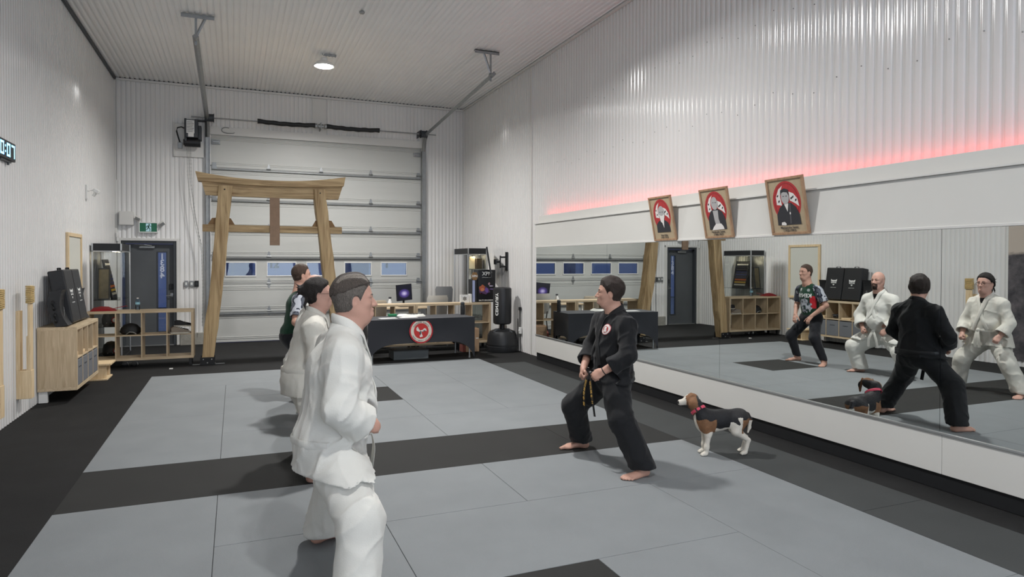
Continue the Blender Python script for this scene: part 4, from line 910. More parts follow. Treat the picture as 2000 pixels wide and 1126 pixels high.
# things on the counter
cf = thing('picture_card', 'white card with an ink drawing standing on the counter', 'card', (4.03, 12.1, zc_))
b = MB(); b.box(3.94, 4.12, 12.09, 12.12, zc_, zc_+.15, bev=.002); b.build('card', m_white, cf)
b = MB(); b.prism([(4.03+.05*cos(a)*(1 if i % 2 else .6), zc_+.075+.045*sin(a)*(1 if i % 2 else .7)) for i, a in enumerate(np.linspace(0, 2*pi, 13)[:-1])], 1, 12.0885, 12.0895); b.build('drawing', mat('ink_grey', (128, 126, 122), .7), cf)
wbox('white_box', 'narrow white box between the ink card and the black product box', 'box', (4.135, 4.17, 12.08, 12.2, zc_+.001, zc_+.16), m_white)
xb = thing('product_box', 'tall black product box with XPN lettering and colour art on the counter', 'box', (4.47, 12.2, zc_))
b = MB(); b.box(4.295, 4.65, 12.08, 12.32, zc_, zc_+.62, bev=.003); b.build('carton', mat('gloss_black_card', (22, 23, 26), .35), xb)
M0 = lambda x, z: frameM((x, 12.0795, zc_+z), (1, 0, 0), (0, 0, 1))
for txt, sz, x, z, bo in (('XPN', .10, 4.48, .545, .003), ('STIMULANT HIGH', .026, 4.48, .475, 0), ('SALTY SPACEBERRY', .036, 4.47, .035, .0008)):
    tt = text_mb(txt, sz, .0008, bold=bo); tt.xf(M0(x, z)); tt.build('lettering', m_white, xb)
def blob(x, z, rx, rz, n, c_, sd, y=12.0795):
    rr = random.Random(sd); b = MB(); b.prism([(x+rx*cos(a)*rr.uniform(.7, 1.1), zc_+z+rz*sin(a)*rr.uniform(.7, 1.1)) for a in np.linspace(0, 2*pi, n+1)[:-1]], 1, y-.0008, y); b.build('box_art', mat('art_%d_%d_%d' % c_, c_, .5), xb)
blob(4.43, .22, .12, .08, 14, (88, 60, 96), 3, 12.0795); blob(4.38, .27, .065, .07, 12, (176, 92, 60), 1, 12.079); blob(4.385, .24, .04, .04, 9, (206, 130, 92), 9, 12.0785); blob(4.47, .23, .04, .05, 9, (112, 84, 160), 4, 12.079)
blob(4.52, .35, .022, .03, 9, (170, 130, 140), 5); blob(4.56, .31, .05, .012, 7, (190, 176, 200), 6); blob(4.58, .25, .07, .012, 7, (130, 110, 170), 7); blob(4.36, .17, .035, .012, 8, (120, 60, 60), 8)
xs = thing('supplement_display', 'slim display carton with a gold hexagonal badge left of the product box', 'carton', (4.23, 12.2, zc_))
b = MB(); b.box(4.175, 4.285, 12.09, 12.3, zc_, zc_+.44, bev=.003); b.build('carton', m_blk, xs)
b = MB(); b.box(4.185, 4.235, 12.088, 12.0895, zc_+.01, zc_+.42); b.build('blue_stripe', mat('pale_blue', (168, 178, 214), .4), xs)
b = MB(); b.prism([(4.23+.07*cos(a), zc_+.50+.085*sin(a)) for a in np.linspace(0, 2*pi, 7)[:-1]], 1, 12.086, 12.1); b.build('badge', mat('badge_gold', (140, 106, 66), .5), xs)
tt = text_mb('XPN', .055, .001, bold=.002); tt.xf(frameM((4.23, 12.085, zc_+.50), (1, 0, 0), (0, 0, 1))); tt.build('badge_lettering', m_white, xs)
# cardboard box on floor
cbx = thing('cardboard_box', 'brown cardboard box on the floor between table and punching bag', 'box', (4.03, 11.75, 0))
b = MB(); b.box(3.905, 4.155, 11.62, 11.92, 0, .42, bev=.004); b.build('carton', mat('kraft_card', (172, 142, 112), .8, var=.05), cbx)
b = MB(); b.prism([(3.905, .42), (3.96, .45), (4.03, .44), (4.10, .452), (4.155, .42)], 1, 11.63, 11.636); b.build('flap', mat('kraft_card', 0), cbx)
b = MB(); b.box(4.09, 4.14, 11.6185, 11.62, .24, .255)
b.build('white_sticker', m_white, cbx)
b = MB()
for z, w in ((.32, .12), (.30, .1), (.19, .13), (.17, .11), (.155, .12)): b.box(3.94, 3.94+w, 11.6185, 11.62, z, z+.006)
b.build('printed_lines', mat('kraft_print', (118, 92, 70), .8), cbx)
# red paper bag seen in mirror
b = MB(); b.prism([(11.64, 0), (11.84, 0), (11.82, .26), (11.74, .33), (11.66, .28)], 0, 3.845, 3.90)
tag(reloc(b.build('red_brown_bag', mat('rust_cloth', (110, 58, 50), .9, bump=.4, bscale=30))), 'rust red bag by the table end, seen in the mirror', 'bag')
# punching bag
pb = thing('punching_bag', 'black freestanding punching bag on a rounded plastic base', 'punching bag', (4.575, 11.53, 0))
b = MB(); b.lathe([(0, 0), (.285, 0), (.29, .015), (.288, .10), (.278, .105), (.278, .125), (.285, .13), (.27, .30), (.235, .37), (.15, .40), (.06, .41), (0, .41)], (4.575, 11.53, 0), 32); b.build('base', m_blk2, pb, smooth=True)
b = MB()
for a in (0.4, 2.0, 3.6, 5.2): b.tube([(4.575+.07*cos(a), 11.53+.07*sin(a), .41), (4.575+.17*cos(a), 11.53+.17*sin(a), .398), (4.575+.245*cos(a), 11.53+.245*sin(a), .36)], .018, 6, flat=.5, nrm=[(0, 0, 1)]*3)
b.build('base_rib', m_dark, pb, smooth=True)
b = MB(); b.lathe([(.045, .4), (.045, .5), (.08, .5), (.08, .53)], (4.575, 11.53, 0), 16); b.build('neck', m_blk, pb, smooth=True)
b = MB(); b.lathe([(0, .50), (.14, .50), (.165, .52), (.17, .56), (.172, 1.14), (.165, 1.165), (.14, 1.178), (0, 1.18)], (4.575, 11.53, 0), 28); b.build('bag', m_blk2, pb, smooth=True)
tt = text_mb('CENTURY', .085, .002, bold=.003, spacing=1.1)
vs = []
for (x, y, z) in tt.v:   # wrap vertical lettering round the bag
    a = radians(212)+(y/.174); r_ = .1735+z; vs.append((4.575+r_*cos(a), 11.53+r_*sin(a), .87+x))
tt.v = vs; tt.build('lettering', m_white, pb)
# tv bracket and screen
tv = thing('wall_television', 'thin black television on a folding arm, seen almost edge-on', 'television', (4.68, 12.1, 1.3))
b = MB(); b.box(XR-.03, XR, 11.98, 12.06, 1.48, 1.84, bev=.004); b.build('wall_plate', m_blk, tv)
b = MB()
for z in (1.56, 1.74): b.box(4.72, XR-.02, 12.0, 12.03, z-.016, z+.016, bev=.004)
b.cyl((4.725, 12.015, 1.53), (4.725, 12.015, 1.77), .014, 8); b.cyl((4.72, 12.02, 1.65), (4.65, 12.06, 1.65), .02, 8); b.box(4.625, 4.66, 12.02, 12.11, 1.60, 1.70, bev=.005); b.build('folding_arm', m_blk, tv)
M = Matrix.Translation((4.60, 12.28, 1.64)) @ Matrix.Rotation(-radians(20.5), 4, 'Z') @ Matrix.Rotation(-.16, 4, 'Y')
b = MB(); b.box(-.02, .012, -.42, .42, -.3, .3, bev=.005, M=M); b.build('screen_case', m_blk, tv)
b = MB(); b.box(-.0215, -.02, -.41, .41, -.29, .29, M=M); b.build('screen', mat('dark_screen', (12, 12, 14), .15), tv)
# cable clip and cords on the right wall
b = MB(); b.tube([(XR-.03, 11.32, .78), (XR-.03, 11.33, .4), (XR-.025, 11.3, .05), (XR-.03, 11.28, .0)], .006, 6); b.tube([(XR-.03, 11.42, .6), (XR-.03, 11.42, .02)], .006, 6); b.box(XR-.05, XR-.01, 11.29, 11.35, .76, .82, bev=.005)
tag(reloc(b.build('power_cord', m_blk)), 'thin black cords hanging down the right wall behind the punching bag', 'cord')
b = MB(); b.box(XR-.05, XR-.01, 11.27, 11.35, .33, .45, bev=.008); b.cyl((XR-.06, 11.31, .39), (XR-.05, 11.31, .39), .02, 10); tag(reloc(b.build('wall_socket', m_white)), 'white wall socket low on the right wall beside the punching bag', 'socket')
# desk with monitor and chairs behind the counter
dk = thing('desk', 'pale desk behind the reception counter', 'desk', (3.0, 13.35, 0))
b = MB(); b.box(2.3, 3.75, 13.05, 13.65, .71, .735, bev=.004); b.build('desk_top', m_oakx, dk)
for x in (2.34, 3.70):
    for y in (13.1, 13.6): b = MB(); b.box(x-.02, x+.02, y-.02, y+.02, 0, .709, bev=.003); b.build('leg', m_white, dk)
mo = thing('monitor', 'black computer monitor showing a purple glowing wallpaper', 'monitor', (3.17, 13.4, .736), .12)
b = MB(); M = Matrix.Translation((0, 0, .29)) @ Matrix.Rotation(-.09, 4, 'Y') @ Matrix.Rotation(.08, 4, 'X'); b.box(-.165, .165, -.015, .015, -.165, .165, bev=.004, M=M); b.build('case', m_blk, mo, local=True)
def scrmat():
    m = bpy.data.materials.new('monitor_picture'); m.use_nodes = True; nt = m.node_tree; N = nt.nodes; L = nt.links; b = N['Principled BSDF']
    tc = N.new('ShaderNodeTexCoord'); mp = N.new('ShaderNodeMapping'); mp.inputs['Location'].default_value = (0, 0, -2.7); mp.inputs['Scale'].default_value = (8, 0.0, 10); L.new(tc.outputs['Object'], mp.inputs[0])
    g_ = N.new('ShaderNodeTexGradient'); g_.gradient_type = 'SPHERICAL'; L.new(mp.outputs[0], g_.inputs[0])
    cr = N.new('ShaderNodeValToRGB'); e = cr.color_ramp.elements; e[0].color = lin((30, 30, 44))+(1,); e[1].color = lin((226, 214, 255))+(1,); e.new(.45).color = lin((92, 74, 150))+(1,); L.new(g_.outputs[0], cr.inputs[0])
    b.inputs['Base Color'].default_value = (0, 0, 0, 1); L.new(cr.outputs[0], b.inputs['Emission Color']); b.inputs['Emission Strength'].default_value = .8; b.inputs['Roughness'].default_value = .3; return m
b = MB(); b.box(-.155, .155, -.0165, -.015, -.155, .155, M=M); b.build('screen', scrmat(), mo, local=True)
b = MB(); b.box(-.02, .02, .015, .035, 0, .24, bev=.004); b.box(-.11, .11, -.09, .09, 0, .012, bev=.003); b.build('stand', m_blk, mo, local=True)
sb = thing('spray_bottle', 'white plastic spray bottle left of the monitor', 'bottle', (2.86, 13.3, .736))
b = MB(); b.lathe([(0, 0), (.04, 0), (.042, .01), (.042, .11), (.02, .16), (.016, .18)], (2.86, 13.3, .736), 16); b.build('body', m_white, sb, smooth=True)
b = MB(); b.box(2.835, 2.89, 13.29, 13.31, .91, .945, bev=.004); b.cyl((2.86, 13.3, .905), (2.86, 13.3, .92), .018, 10); b.build('trigger', m_dark, sb)
def chair(label, x, y, rz, m, top=1.02, w=.42, h=.42, legs=True, mleg=m_dark):
    t = thing('chair', label, 'chair', (x, y, 0), rz); sz = .46
    b = MB(); b.box(-w/2, w/2, -.22, .22, sz-.03, sz, bev=.012); b.build('seat', m, t, local=True)
    b = MB(); n = 8; vs = []
    for i in range(n+1):
        u = i/n*2-1; yy = .2+.05*(1-u*u)
        for z, s in ((top-h, .92), (top-.06, 1.0), (top, .88)): vs.append((u*w/2*s, yy+(z-sz)*.12, z))
    vs2 = [(x_, y_+.02, z_) for x_, y_, z_ in vs]; N_ = len(vs); fs = []
    for i in range(n):
        for j in range(2): a = 3*i+j; fs.append((a, a+1, a+4, a+3)); fs.append((a+N_, a+3+N_, a+4+N_, a+1+N_))
    for i in range(n): fs += [(3*i, 3*i+3, 3*i+3+N_, 3*i+N_), (3*i+2, 3*i+2+N_, 3*i+5+N_, 3*i+5)]
    fs += [(0, N_, 1+N_, 1), (1, 1+N_, 2+N_, 2), (3*n, 3*n+1, 3*n+1+N_, 3*n+N_), (3*n+1, 3*n+2, 3*n+2+N_, 3*n+1+N_)]
    b.add(vs+vs2, fs); b.build('backrest', m, t, smooth=True, local=True)
    for sx in (-1, 1):
        for sy in (-1, 1): b = MB(); b.cyl((sx*(w/2-.04), sy*.18, sz-.03), (sx*w/2, sy*.22, 0), .012, 8); b.build('leg', mleg, t, local=True)
        b = MB(); b.cyl((sx*(w/2-.06), .2, sz-.02), (sx*(w/2-.06), .26, top-h+.05), .011, 8); b.build('back_support', mleg, t, local=True)
    return t
chair('light grey plastic chair behind the counter, right of the monitor', 3.62, 12.78, pi, mat('light_grey_plastic', (176, 176, 172), .5), top=1.0)
chair('dark grey fabric chair near the back wall behind the counter', 4.06, 13.6, 2.9, mat('mid_grey_fabric', (118, 120, 122), .85), top=1.14, w=.36, h=.40)
chair('cream plastic chair behind the left half of the counter', 2.42, 12.75, pi, mat('cream_plastic', (206, 196, 178), .5), top=.93)
b = MB(); b.lathe([(0, 0), (.05, 0), (.055, .02), (.05, .05), (.02, .08), (0, .085)], (3.34, 13.2, .736), 16); tag(reloc(b.build('small_pot', m_white, smooth=True)), 'small white pot right of the monitor', 'pot')

# ------------------------------------------------------------------ portraits on the fascia
m_pf = wood('portrait_frame', (150, 118, 92), (182, 150, 120), 2)
m_pb = mat('portrait_board', (178, 160, 132), .7, var=.05, vscale=30); m_gp = mat('print_grey', (176, 174, 174), .7); m_gd = mat('print_dark', (52, 52, 56), .7); m_wr = mat('print_white', (228, 224, 220), .7); m_rd = mat('print_red', (176, 54, 56), .7, var=.12, vscale=40)
def portrait(y_near, y_far, label, kind, name_, yrs):
    yc_ = (y_near+y_far)/2; w = (y_far-y_near)/2; H_ = .525; tilt = .19
    t = thing('portrait', label, 'portrait', (XM-.03, yc_, 1.905), 0, 'framed portraits above the mirrors')
    # local picture frame: right = -Y (viewer looks +X), up = tilted, normal = -X
    up = Vector((-sin(tilt), 0, cos(tilt))); M = frameM((XM-.028, yc_, 1.906), (0, -1, 0), up)
    b = MB()
    for a in ((-w, w, H_-.022, H_), (-w, w, 0, .022), (-w, -w+.022, .0225, H_-.0225), (w-.022, w, .0225, H_-.0225)): b.box(a[0], a[1], a[2], a[3], 0-.012, .012, bev=.002, M=M)
    b.build('frame', m_pf, t)
    b = MB(); b.box(-w+.02, w-.02, .02, H_-.02, -.008, .0, M=M); b.build('board', m_pb, t)
    L_ = [0]
    def sh(nm, pts, m):
        L_[0] += 1; z = .0002+L_[0]*.00035; b = MB(); b.prism(pts, 2, z, z+.0003); b.xf(M); b.build(nm, m, t)
    el = lambda cx, cy, rx, ry, n=24, a0=0, a1=2*pi: [(cx+rx*cos(a), cy+ry*sin(a)) for a in np.linspace(a0, a1, n+1)[:(-1 if a1-a0 > 6.2 else None)]]
    sh('red_ring', el(0, .30, .165, .19, 36), m_rd); sh('ring_line', el(0, .30, .145, .172, 36), mat('print_red_dark', (140, 40, 44), .7)); sh('ring_centre', el(0, .30, .138, .165, 36), m_rd)
    sh('white_swirl', [(-.12, .28), (-.12, .35), (-.08, .42), (-.03, .45), (-.06, .40), (-.07, .35), (-.06, .27)], m_wr); sh('white_swirl', [(.04, .39), (.09, .37), (.13, .32), (.14, .25), (.10, .28), (.04, .31)], m_wr)
    for px_, py_ in ((-.1, .36), (-.09, .31), (.08, .34), (.11, .31), (.06, .33)): sh('ink_mark', [(px_-.01, py_-.012), (px_+.008, py_-.006), (px_+.012, py_+.012), (px_-.006, py_+.006)], m_gd)
    if kind == 0:
        sh('coat', [(-.13, .10), (-.125, .19), (-.08, .23), (-.03, .245), (.04, .245), (.1, .215), (.125, .17), (.13, .10)], m_gd)
        sh('shirt', [(-.02, .24), (.03, .24), (.015, .15)], m_wr); sh('head', el(0, .325, .062, .085), m_gp); sh('beard', [(-.05, .31), (-.03, .225), (0, .205), (.03, .225), (.05, .31), (.0, .295)], m_wr)
        sh('eyes', [(-.035, .335), (-.012, .335), (-.012, .342), (-.035, .342)], m_gd); sh('eyes', [(.012, .335), (.035, .335), (.035, .342), (.012, .342)], m_gd); sh('moustache', [(-.025, .295), (.025, .295), (.02, .302), (-.02, .302)], m_gp)
    elif kind == 1:
        sh('coat', [(-.13, .09), (-.125, .22), (-.08, .285), (-.03, .305), (.04, .305), (.1, .27), (.13, .2), (.135, .09)], m_gd)
        sh('kimono', [(-.045, .29), (.035, .29), (.03, .2), (.05, .14), (-.02, .12), (-.035, .19)], m_gp); sh('head', el(-.005, .365, .05, .068), m_gp); sh('hands', [(-.06, .12), (-.02, .15), (.06, .15), (.09, .12), (.1, .09), (-.09, .085)], m_wr)
        sh('eyes', [(-.03, .37), (-.012, .37), (-.012, .376), (-.03, .376)], m_gd); sh('eyes', [(.006, .37), (.026, .37), (.026, .376), (.006, .376)], m_gd)
    else:
        sh('coat', [(-.135, .09), (-.13, .19), (-.09, .25), (-.04, .285), (.05, .29), (.1, .25), (.135, .18), (.14, .09)], m_gd)
        sh('collar', [(-.03, .28), (.02, .285), (.0, .21)], m_wr); sh('lapel', [(.03, .28), (.045, .285), (.03, .1), (.015, .1)], mat('print_mid', (84, 84, 88), .7)); sh('head', el(-.01, .345, .047, .066), m_gp); sh('hair', [(-.06, .36), (-.055, .41), (-.01, .425), (.035, .41), (.04, .35), (.02, .385), (-.02, .392), (-.045, .385)], m_gd)
        sh('hand', [(-.09, .09), (-.085, .115), (-.05, .12), (-.03, .1), (-.035, .085)], m_wr); sh('crest_mark', el(.03, .195, .008, .012, 8), m_wr); sh('eyes', [(-.035, .35), (-.018, .35), (-.018, .356), (-.035, .356)], m_gd); sh('eyes', [(.0, .35), (.018, .35), (.018, .356), (.0, .356)], m_gd)
    for tx, sz, yy in ((name_, .030, .066), (yrs, .030, .037)):
        tt = text_mb(tx, sz, .0006, bold=.0006); tt.xf(M @ Matrix.Translation((0, yy, .008))); tt.xf(Matrix()); tt.build('caption', m_gd, t)
portrait(6.385, 6.821, 'framed portrait of an elder with a long white beard above the mirrors', 0, 'Itosu Anko', '(1831-1915)')
portrait(5.432, 5.871, 'framed portrait of a seated bald elder in pale kimono above the mirrors', 1, 'Funakoshi Gichin', '(1868-1957)')
portrait(4.456, 4.90, 'framed portrait of a dark haired man in black kimono above the mirrors', 2, 'Mutsanobu Sawai', '(1932-1997)')
# ================================================================== figures: signed distance bodies
f32 = np.float32
def nrm3(v): v = np.asarray(v, float); return v/np.linalg.norm(v)
class Noise:
    def __init__(s, seed): s.t = np.random.RandomState(seed).rand(32, 32, 32).astype(f32)
    def __call__(s, P):
        i = np.floor(P).astype(np.int32); f = (P-i).astype(f32); f = f*f*(3-2*f); i &= 31; j = (i+1) & 31; t = s.t
        x0, y0, z0 = i[:, 0], i[:, 1], i[:, 2]; x1, y1, z1 = j[:, 0], j[:, 1], j[:, 2]; fx, fy, fz = f[:, 0], f[:, 1], f[:, 2]
        a = t[x0, y0, z0]*(1-fx)+t[x1, y0, z0]*fx; b = t[x0, y1, z0]*(1-fx)+t[x1, y1, z0]*fx
        c = t[x0, y0, z1]*(1-fx)+t[x1, y0, z1]*fx; d = t[x0, y1, z1]*(1-fx)+t[x1, y1, z1]*fx
        return (a*(1-fy)+b*fy)*(1-fz)+(c*(1-fy)+d*fy)*fz
NZ1 = Noise(1); NZ2 = Noise(5)
def folds(P, amp, sx=6, sy=6, sz=3.2, seed=0):
    """crisp outward creases: long drape lines plus shorter diagonal ones"""
    x, y, z = P[:, 0], P[:, 1], P[:, 2]
    w = NZ2(P*4.1+seed*1.3)*1.6
    Q = np.stack([x*sx*1.9+w+seed*3.1, y*sy*1.9+seed*1.7, z*sz*.8+w*.5], 1)
    r = 1-np.abs(2*NZ1(Q)-1)
    d = (x+z)*.7071; e = (x-z)*.7071; w2 = NZ1(P*5.3+4+seed)*1.3
    Q2 = np.stack([d*4.2+w2, y*10+seed, e*17+w2], 1); r2 = 1-np.abs(2*NZ2(Q2)-1)
    d = (y+z)*.7071; e = (y-z)*.7071; Q3 = np.stack([x*10+seed, d*17-w2, e*5.0], 1); r3 = 1-np.abs(2*NZ1(Q3+9)-1)
    m = NZ2(P*3.3+20+seed)
    return amp*(.55*r**2.6+.70*r2**3.2*(m > .35)*np.minimum(1, (m-.35)*5)+.6*r3**3.2*np.clip((.7-m)*4, 0, 1)-.28)
class SDF:
    """list of primitives: each (op, fn, centre, reach, k); smooth union / subtraction / intersection, evaluated sparsely"""
    def __init__(s): s.p = []
    def _a(s, op, fn, lo, hi, k): s.p.append((op, fn, np.array(lo, float), np.array(hi, float), k)); return s
    def cone(s, a, b, ra, rb, k=.02, op='u'):
        a = np.array(a, float); b = np.array(b, float); ba = b-a; L2 = max(ba@ba, 1e-9); R = max(ra, rb)
        def fn(P):
            pa = P-a; h = np.clip(pa@ba/L2, 0, 1); return np.linalg.norm(pa-h[:, None]*ba, axis=1)-(ra+(rb-ra)*h)
        return s._a(op, fn, np.minimum(a, b)-R, np.maximum(a, b)+R, k)
    def chain(s, pts, rs, k=.02, op='u'):
        for i in range(len(pts)-1): s.cone(pts[i], pts[i+1], rs[i], rs[i+1], k, op)
        return s
    def ecap(s, a, b, ra, rb, side, q, k=.02, op='u'):
        """tapered capsule, flattened: 'side' axis scaled by q"""
        a = np.array(a, float); b = np.array(b, float); sd = nrm3(side); ba = b-a; L2 = ba@ba; R = max(ra, rb)*max(1, q)
        def fn(P):
            pa = P-a; h = np.clip(pa@ba/L2, 0, 1); d = pa-h[:, None]*ba; t = d@sd
            d = d-np.outer(t, sd)+np.outer(t/q, sd); return (np.linalg.norm(d, axis=1)-(ra+(rb-ra)*h))*min(1, q if q < 1 else 1)
        return s._a(op, fn, np.minimum(a, b)-R, np.maximum(a, b)+R, k)
    def ell(s, c, r, R=None, k=.02, op='u'):
        c = np.array(c, float); r = np.array(r, float); R = np.eye(3) if R is None else np.array(R, float)   # rows = local axes
        m = r.max()
        def fn(P):
            q = (P-c)@R.T; k0 = np.linalg.norm(q/r, axis=1); k1 = np.linalg.norm(q/(r*r), axis=1)+1e-9; return k0*(k0-1)/k1
        return s._a(op, fn, c-m, c+m, k)
    def cap(s, a, n, k=.0):     # cut away the half-space on the +n side of a
        a = np.array(a, float); n = nrm3(n)
        return s._a('i', lambda P: (P-a)@n, [-1e9]*3, [1e9]*3, k)
    def fnp(s, op, fn, lo=(-1e9,)*3, hi=(1e9,)*3, k=0): return s._a(op, fn, lo, hi, k)
    def ev(s, P):
        P = np.asarray(P, float); d = np.full(len(P), 1.0)
        for op, fn, lo, hi, k in s.p:
            if lo[0] < -1e8: m = slice(None); Q = P
            else:
                mg = .09 if op == 'u' else .03
                m = np.nonzero(((P > lo-mg) & (P < hi+mg)).all(1))[0]
                if len(m) == 0: continue
                Q = P[m]
            e = fn(Q); c = d[m]
            if op == 'u':
                if k > 0: h = np.maximum(k-np.abs(c-e), 0)/k; d[m] = np.minimum(c, e)-h*h*k*.25
                else: d[m] = np.minimum(c, e)
            elif op == 's':
                e = -e
                if k > 0: h = np.maximum(k-np.abs(c-e), 0)/k; d[m] = np.maximum(c, e)+h*h*k*.25
                else: d[m] = np.maximum(c, e)
            elif op == 'i': d[m] = np.maximum(c, e)
            elif op == 'd': d[m] = c+e
        return d
    def grad(s, P, e=.002):
        g = np.stack([s.ev(P+np.eye(3)[i]*e)-s.ev(P-np.eye(3)[i]*e) for i in range(3)], 1); return g/(np.linalg.norm(g, axis=1, keepdims=True)+1e-9)
    def project(s, P, off=0.0, it=6):
        P = np.array(P, float)
        for _ in range(it): P = P-(s.ev(P)-off)[:, None]*s.grad(P)*.9
        return P
    def bounds(s):
        lo = np.min([p[2] for p in s.p if p[0] == 'u'], 0)-.03; hi = np.max([p[3] for p in s.p if p[0] == 'u'], 0)+.03; return lo, hi
    def mesh(s, h, B=8):
        lo, hi = s.bounds(); n = np.ceil((hi-lo)/h/B).astype(int)*B+1
        nb = (n-1)//B; gb = np.stack(np.meshgrid(*[np.arange(k) for k in nb], indexing='ij'), -1).reshape(-1, 3)
        cb = lo+(gb+.5)*B*h; db = s.ev(cb)
        V = np.where(db < 0, -1, 1).astype(f32).reshape(nb)
        vol = np.repeat(np.repeat(np.repeat(V, B, 0), B, 1), B, 2); vol = np.pad(vol, ((0, 1),)*3, mode='edge')
        act = gb[np.abs(db) < B*h*.95+.02]
        loc = np.stack(np.meshgrid(*[np.arange(B+1)]*3, indexing='ij'), -1).reshape(-1, 3)
        for q in range(0, len(act), 1500):
            idx = (act[q:q+1500, None, :]*B+loc[None]).reshape(-1, 3)
            flat = np.ravel_multi_index(idx.T, vol.shape); flat, u = np.unique(flat, return_index=True); idx = idx[u]
            vol.ravel()[flat] = s.ev(lo+idx*h)
        sg = vol < 0; nx, ny, nz = vol.shape; cells = []; quads = []
        cs = (nx-1, ny-1, nz-1)
        for ax in range(3):
            sl0 = [slice(None)]*3; sl1 = [slice(None)]*3; sl0[ax] = slice(0, -1); sl1[ax] = slice(1, None)
            ch = np.argwhere(sg[tuple(sl0)] != sg[tuple(sl1)])
            o1, o2 = [(1, 2), (2, 0), (0, 1)][ax]
            ch = ch[(ch[:, o1] > 0) & (ch[:, o2] > 0) & (ch[:, o1] < cs[o1]) & (ch[:, o2] < cs[o2])]
            ins = sg[tuple(ch.T)]
            e1 = np.zeros(3, int); e1[o1] = 1; e2 = np.zeros(3, int); e2[o2] = 1
            c = np.stack([np.ravel_multi_index((ch-d).T, cs) for d in (e1+e2, e2, 0*e1, e1)], 1)
            c[~ins] = c[~ins][:, ::-1]; quads.append(c)
        Q = np.concatenate(quads); ids, inv = np.unique(Q.ravel(), return_inverse=True); Q = inv.reshape(-1, 4)
        ci = np.stack(np.unravel_index(ids, cs), 1)
        cor = [np.array(c) for c in np.ndindex(2, 2, 2)]; vals = np.stack([vol[tuple((ci+c).T)] for c in cor], 1)
        acc = np.zeros((len(ci), 3)); cnt = np.zeros(len(ci))
        for a in range(8):
            for b in range(a+1, 8):
                if np.abs(cor[a]-cor[b]).sum() != 1: continue
                va, vb = vals[:, a], vals[:, b]; m = (va < 0) != (vb < 0); t = np.where(m, va/(va-vb+1e-12), 0)
                acc += np.where(m[:, None], cor[a]+t[:, None]*(cor[b]-cor[a]), 0); cnt += m
        P = lo+(ci+acc/cnt[:, None])*h
        return P, Q
def rawmesh(name, P, Q, mats, parent, mi=None, smooth=True):
    me = bpy.data.meshes.new(name); Mi = np.array(WM[parent.name].inverted()) if parent else np.eye(4)
    P = P@Mi[:3, :3].T+Mi[:3, 3]
    me.vertices.add(len(P)); me.vertices.foreach_set('co', P.astype(f32).ravel()); n = len(Q)
    me.loops.add(n*4); me.loops.foreach_set('vertex_index', Q.ravel().astype(np.int32)); me.polygons.add(n)
    me.polygons.foreach_set('loop_start', np.arange(n, dtype=np.int32)*4)
    try: me.polygons.foreach_set('loop_total', np.full(n, 4, np.int32))
    except Exception: pass
    for m in (mats if isinstance(mats, (list, tuple)) else [mats]): me.materials.append(m)
    if mi is not None: me.polygons.foreach_set('material_index', mi.astype(np.int32))
    me.polygons.foreach_set('use_smooth', np.ones(n, bool)); me.update(calc_edges=True); me.validate()
    o = bpy.data.objects.new(name, me); C.objects.link(o)
    if parent: o.parent = parent; WM[o.name] = WM[parent.name]
    else: WM[o.name] = Matrix()
    return o
def smoothP(P, Q, it=1, lam=.5):
    for _ in range(it):
        acc = np.zeros_like(P); cnt = np.zeros(len(P))
        for a in range(4):
            for b in ((a+1) % 4, (a-1) % 4): np.add.at(acc, Q[:, a], P[Q[:, b]]); np.add.at(cnt, Q[:, a], 1)
        P = P+(acc/cnt[:, None]-P)*lam
    return P
A = lambda *v: np.array(v, float)
def fcent(P, Q): return P[Q].mean(1)
def skin(name, c): return mat(name, c, .5, spec=.4, bump=.06, bscale=120, var=.05, vscale=14)
def cloth(name, c, rough=.85, bump=.22, bscale=38, sheen=.15, wr=.5):
    if name in MATS: return MATS[name]
    m = mat(name, c, rough, spec=.25, bump=bump*.6, bscale=bscale*4, sheen=sheen); nt = m.node_tree; N = nt.nodes; L = nt.links
    b1 = [n for n in N if n.type == 'BUMP'][0]; mp = [n for n in N if n.type == 'MAPPING'][0]
    w = N.new('ShaderNodeTexNoise'); w.noise_type = 'RIDGED_MULTIFRACTAL'; w.inputs['Scale'].default_value = 5.5; w.inputs['Detail'].default_value = 2.5; w.inputs['Roughness'].default_value = .45; w.inputs['Distortion'].default_value = 1.2
    b2 = N.new('ShaderNodeBump'); b2.inputs['Strength'].default_value = wr; b2.inputs['Distance'].default_value = .012
    L.new(mp.outputs[0], w.inputs['Vector']); L.new(w.outputs[0], b2.inputs['Height']); L.new(b2.outputs[0], b1.inputs['Normal']); return m
def hairm(name, c, stretch=(40, 40, 14)):
    return mat(name, c, .55, spec=.4, bump=.8, bscale=7, var=.35, vscale=6, stretch=stretch)

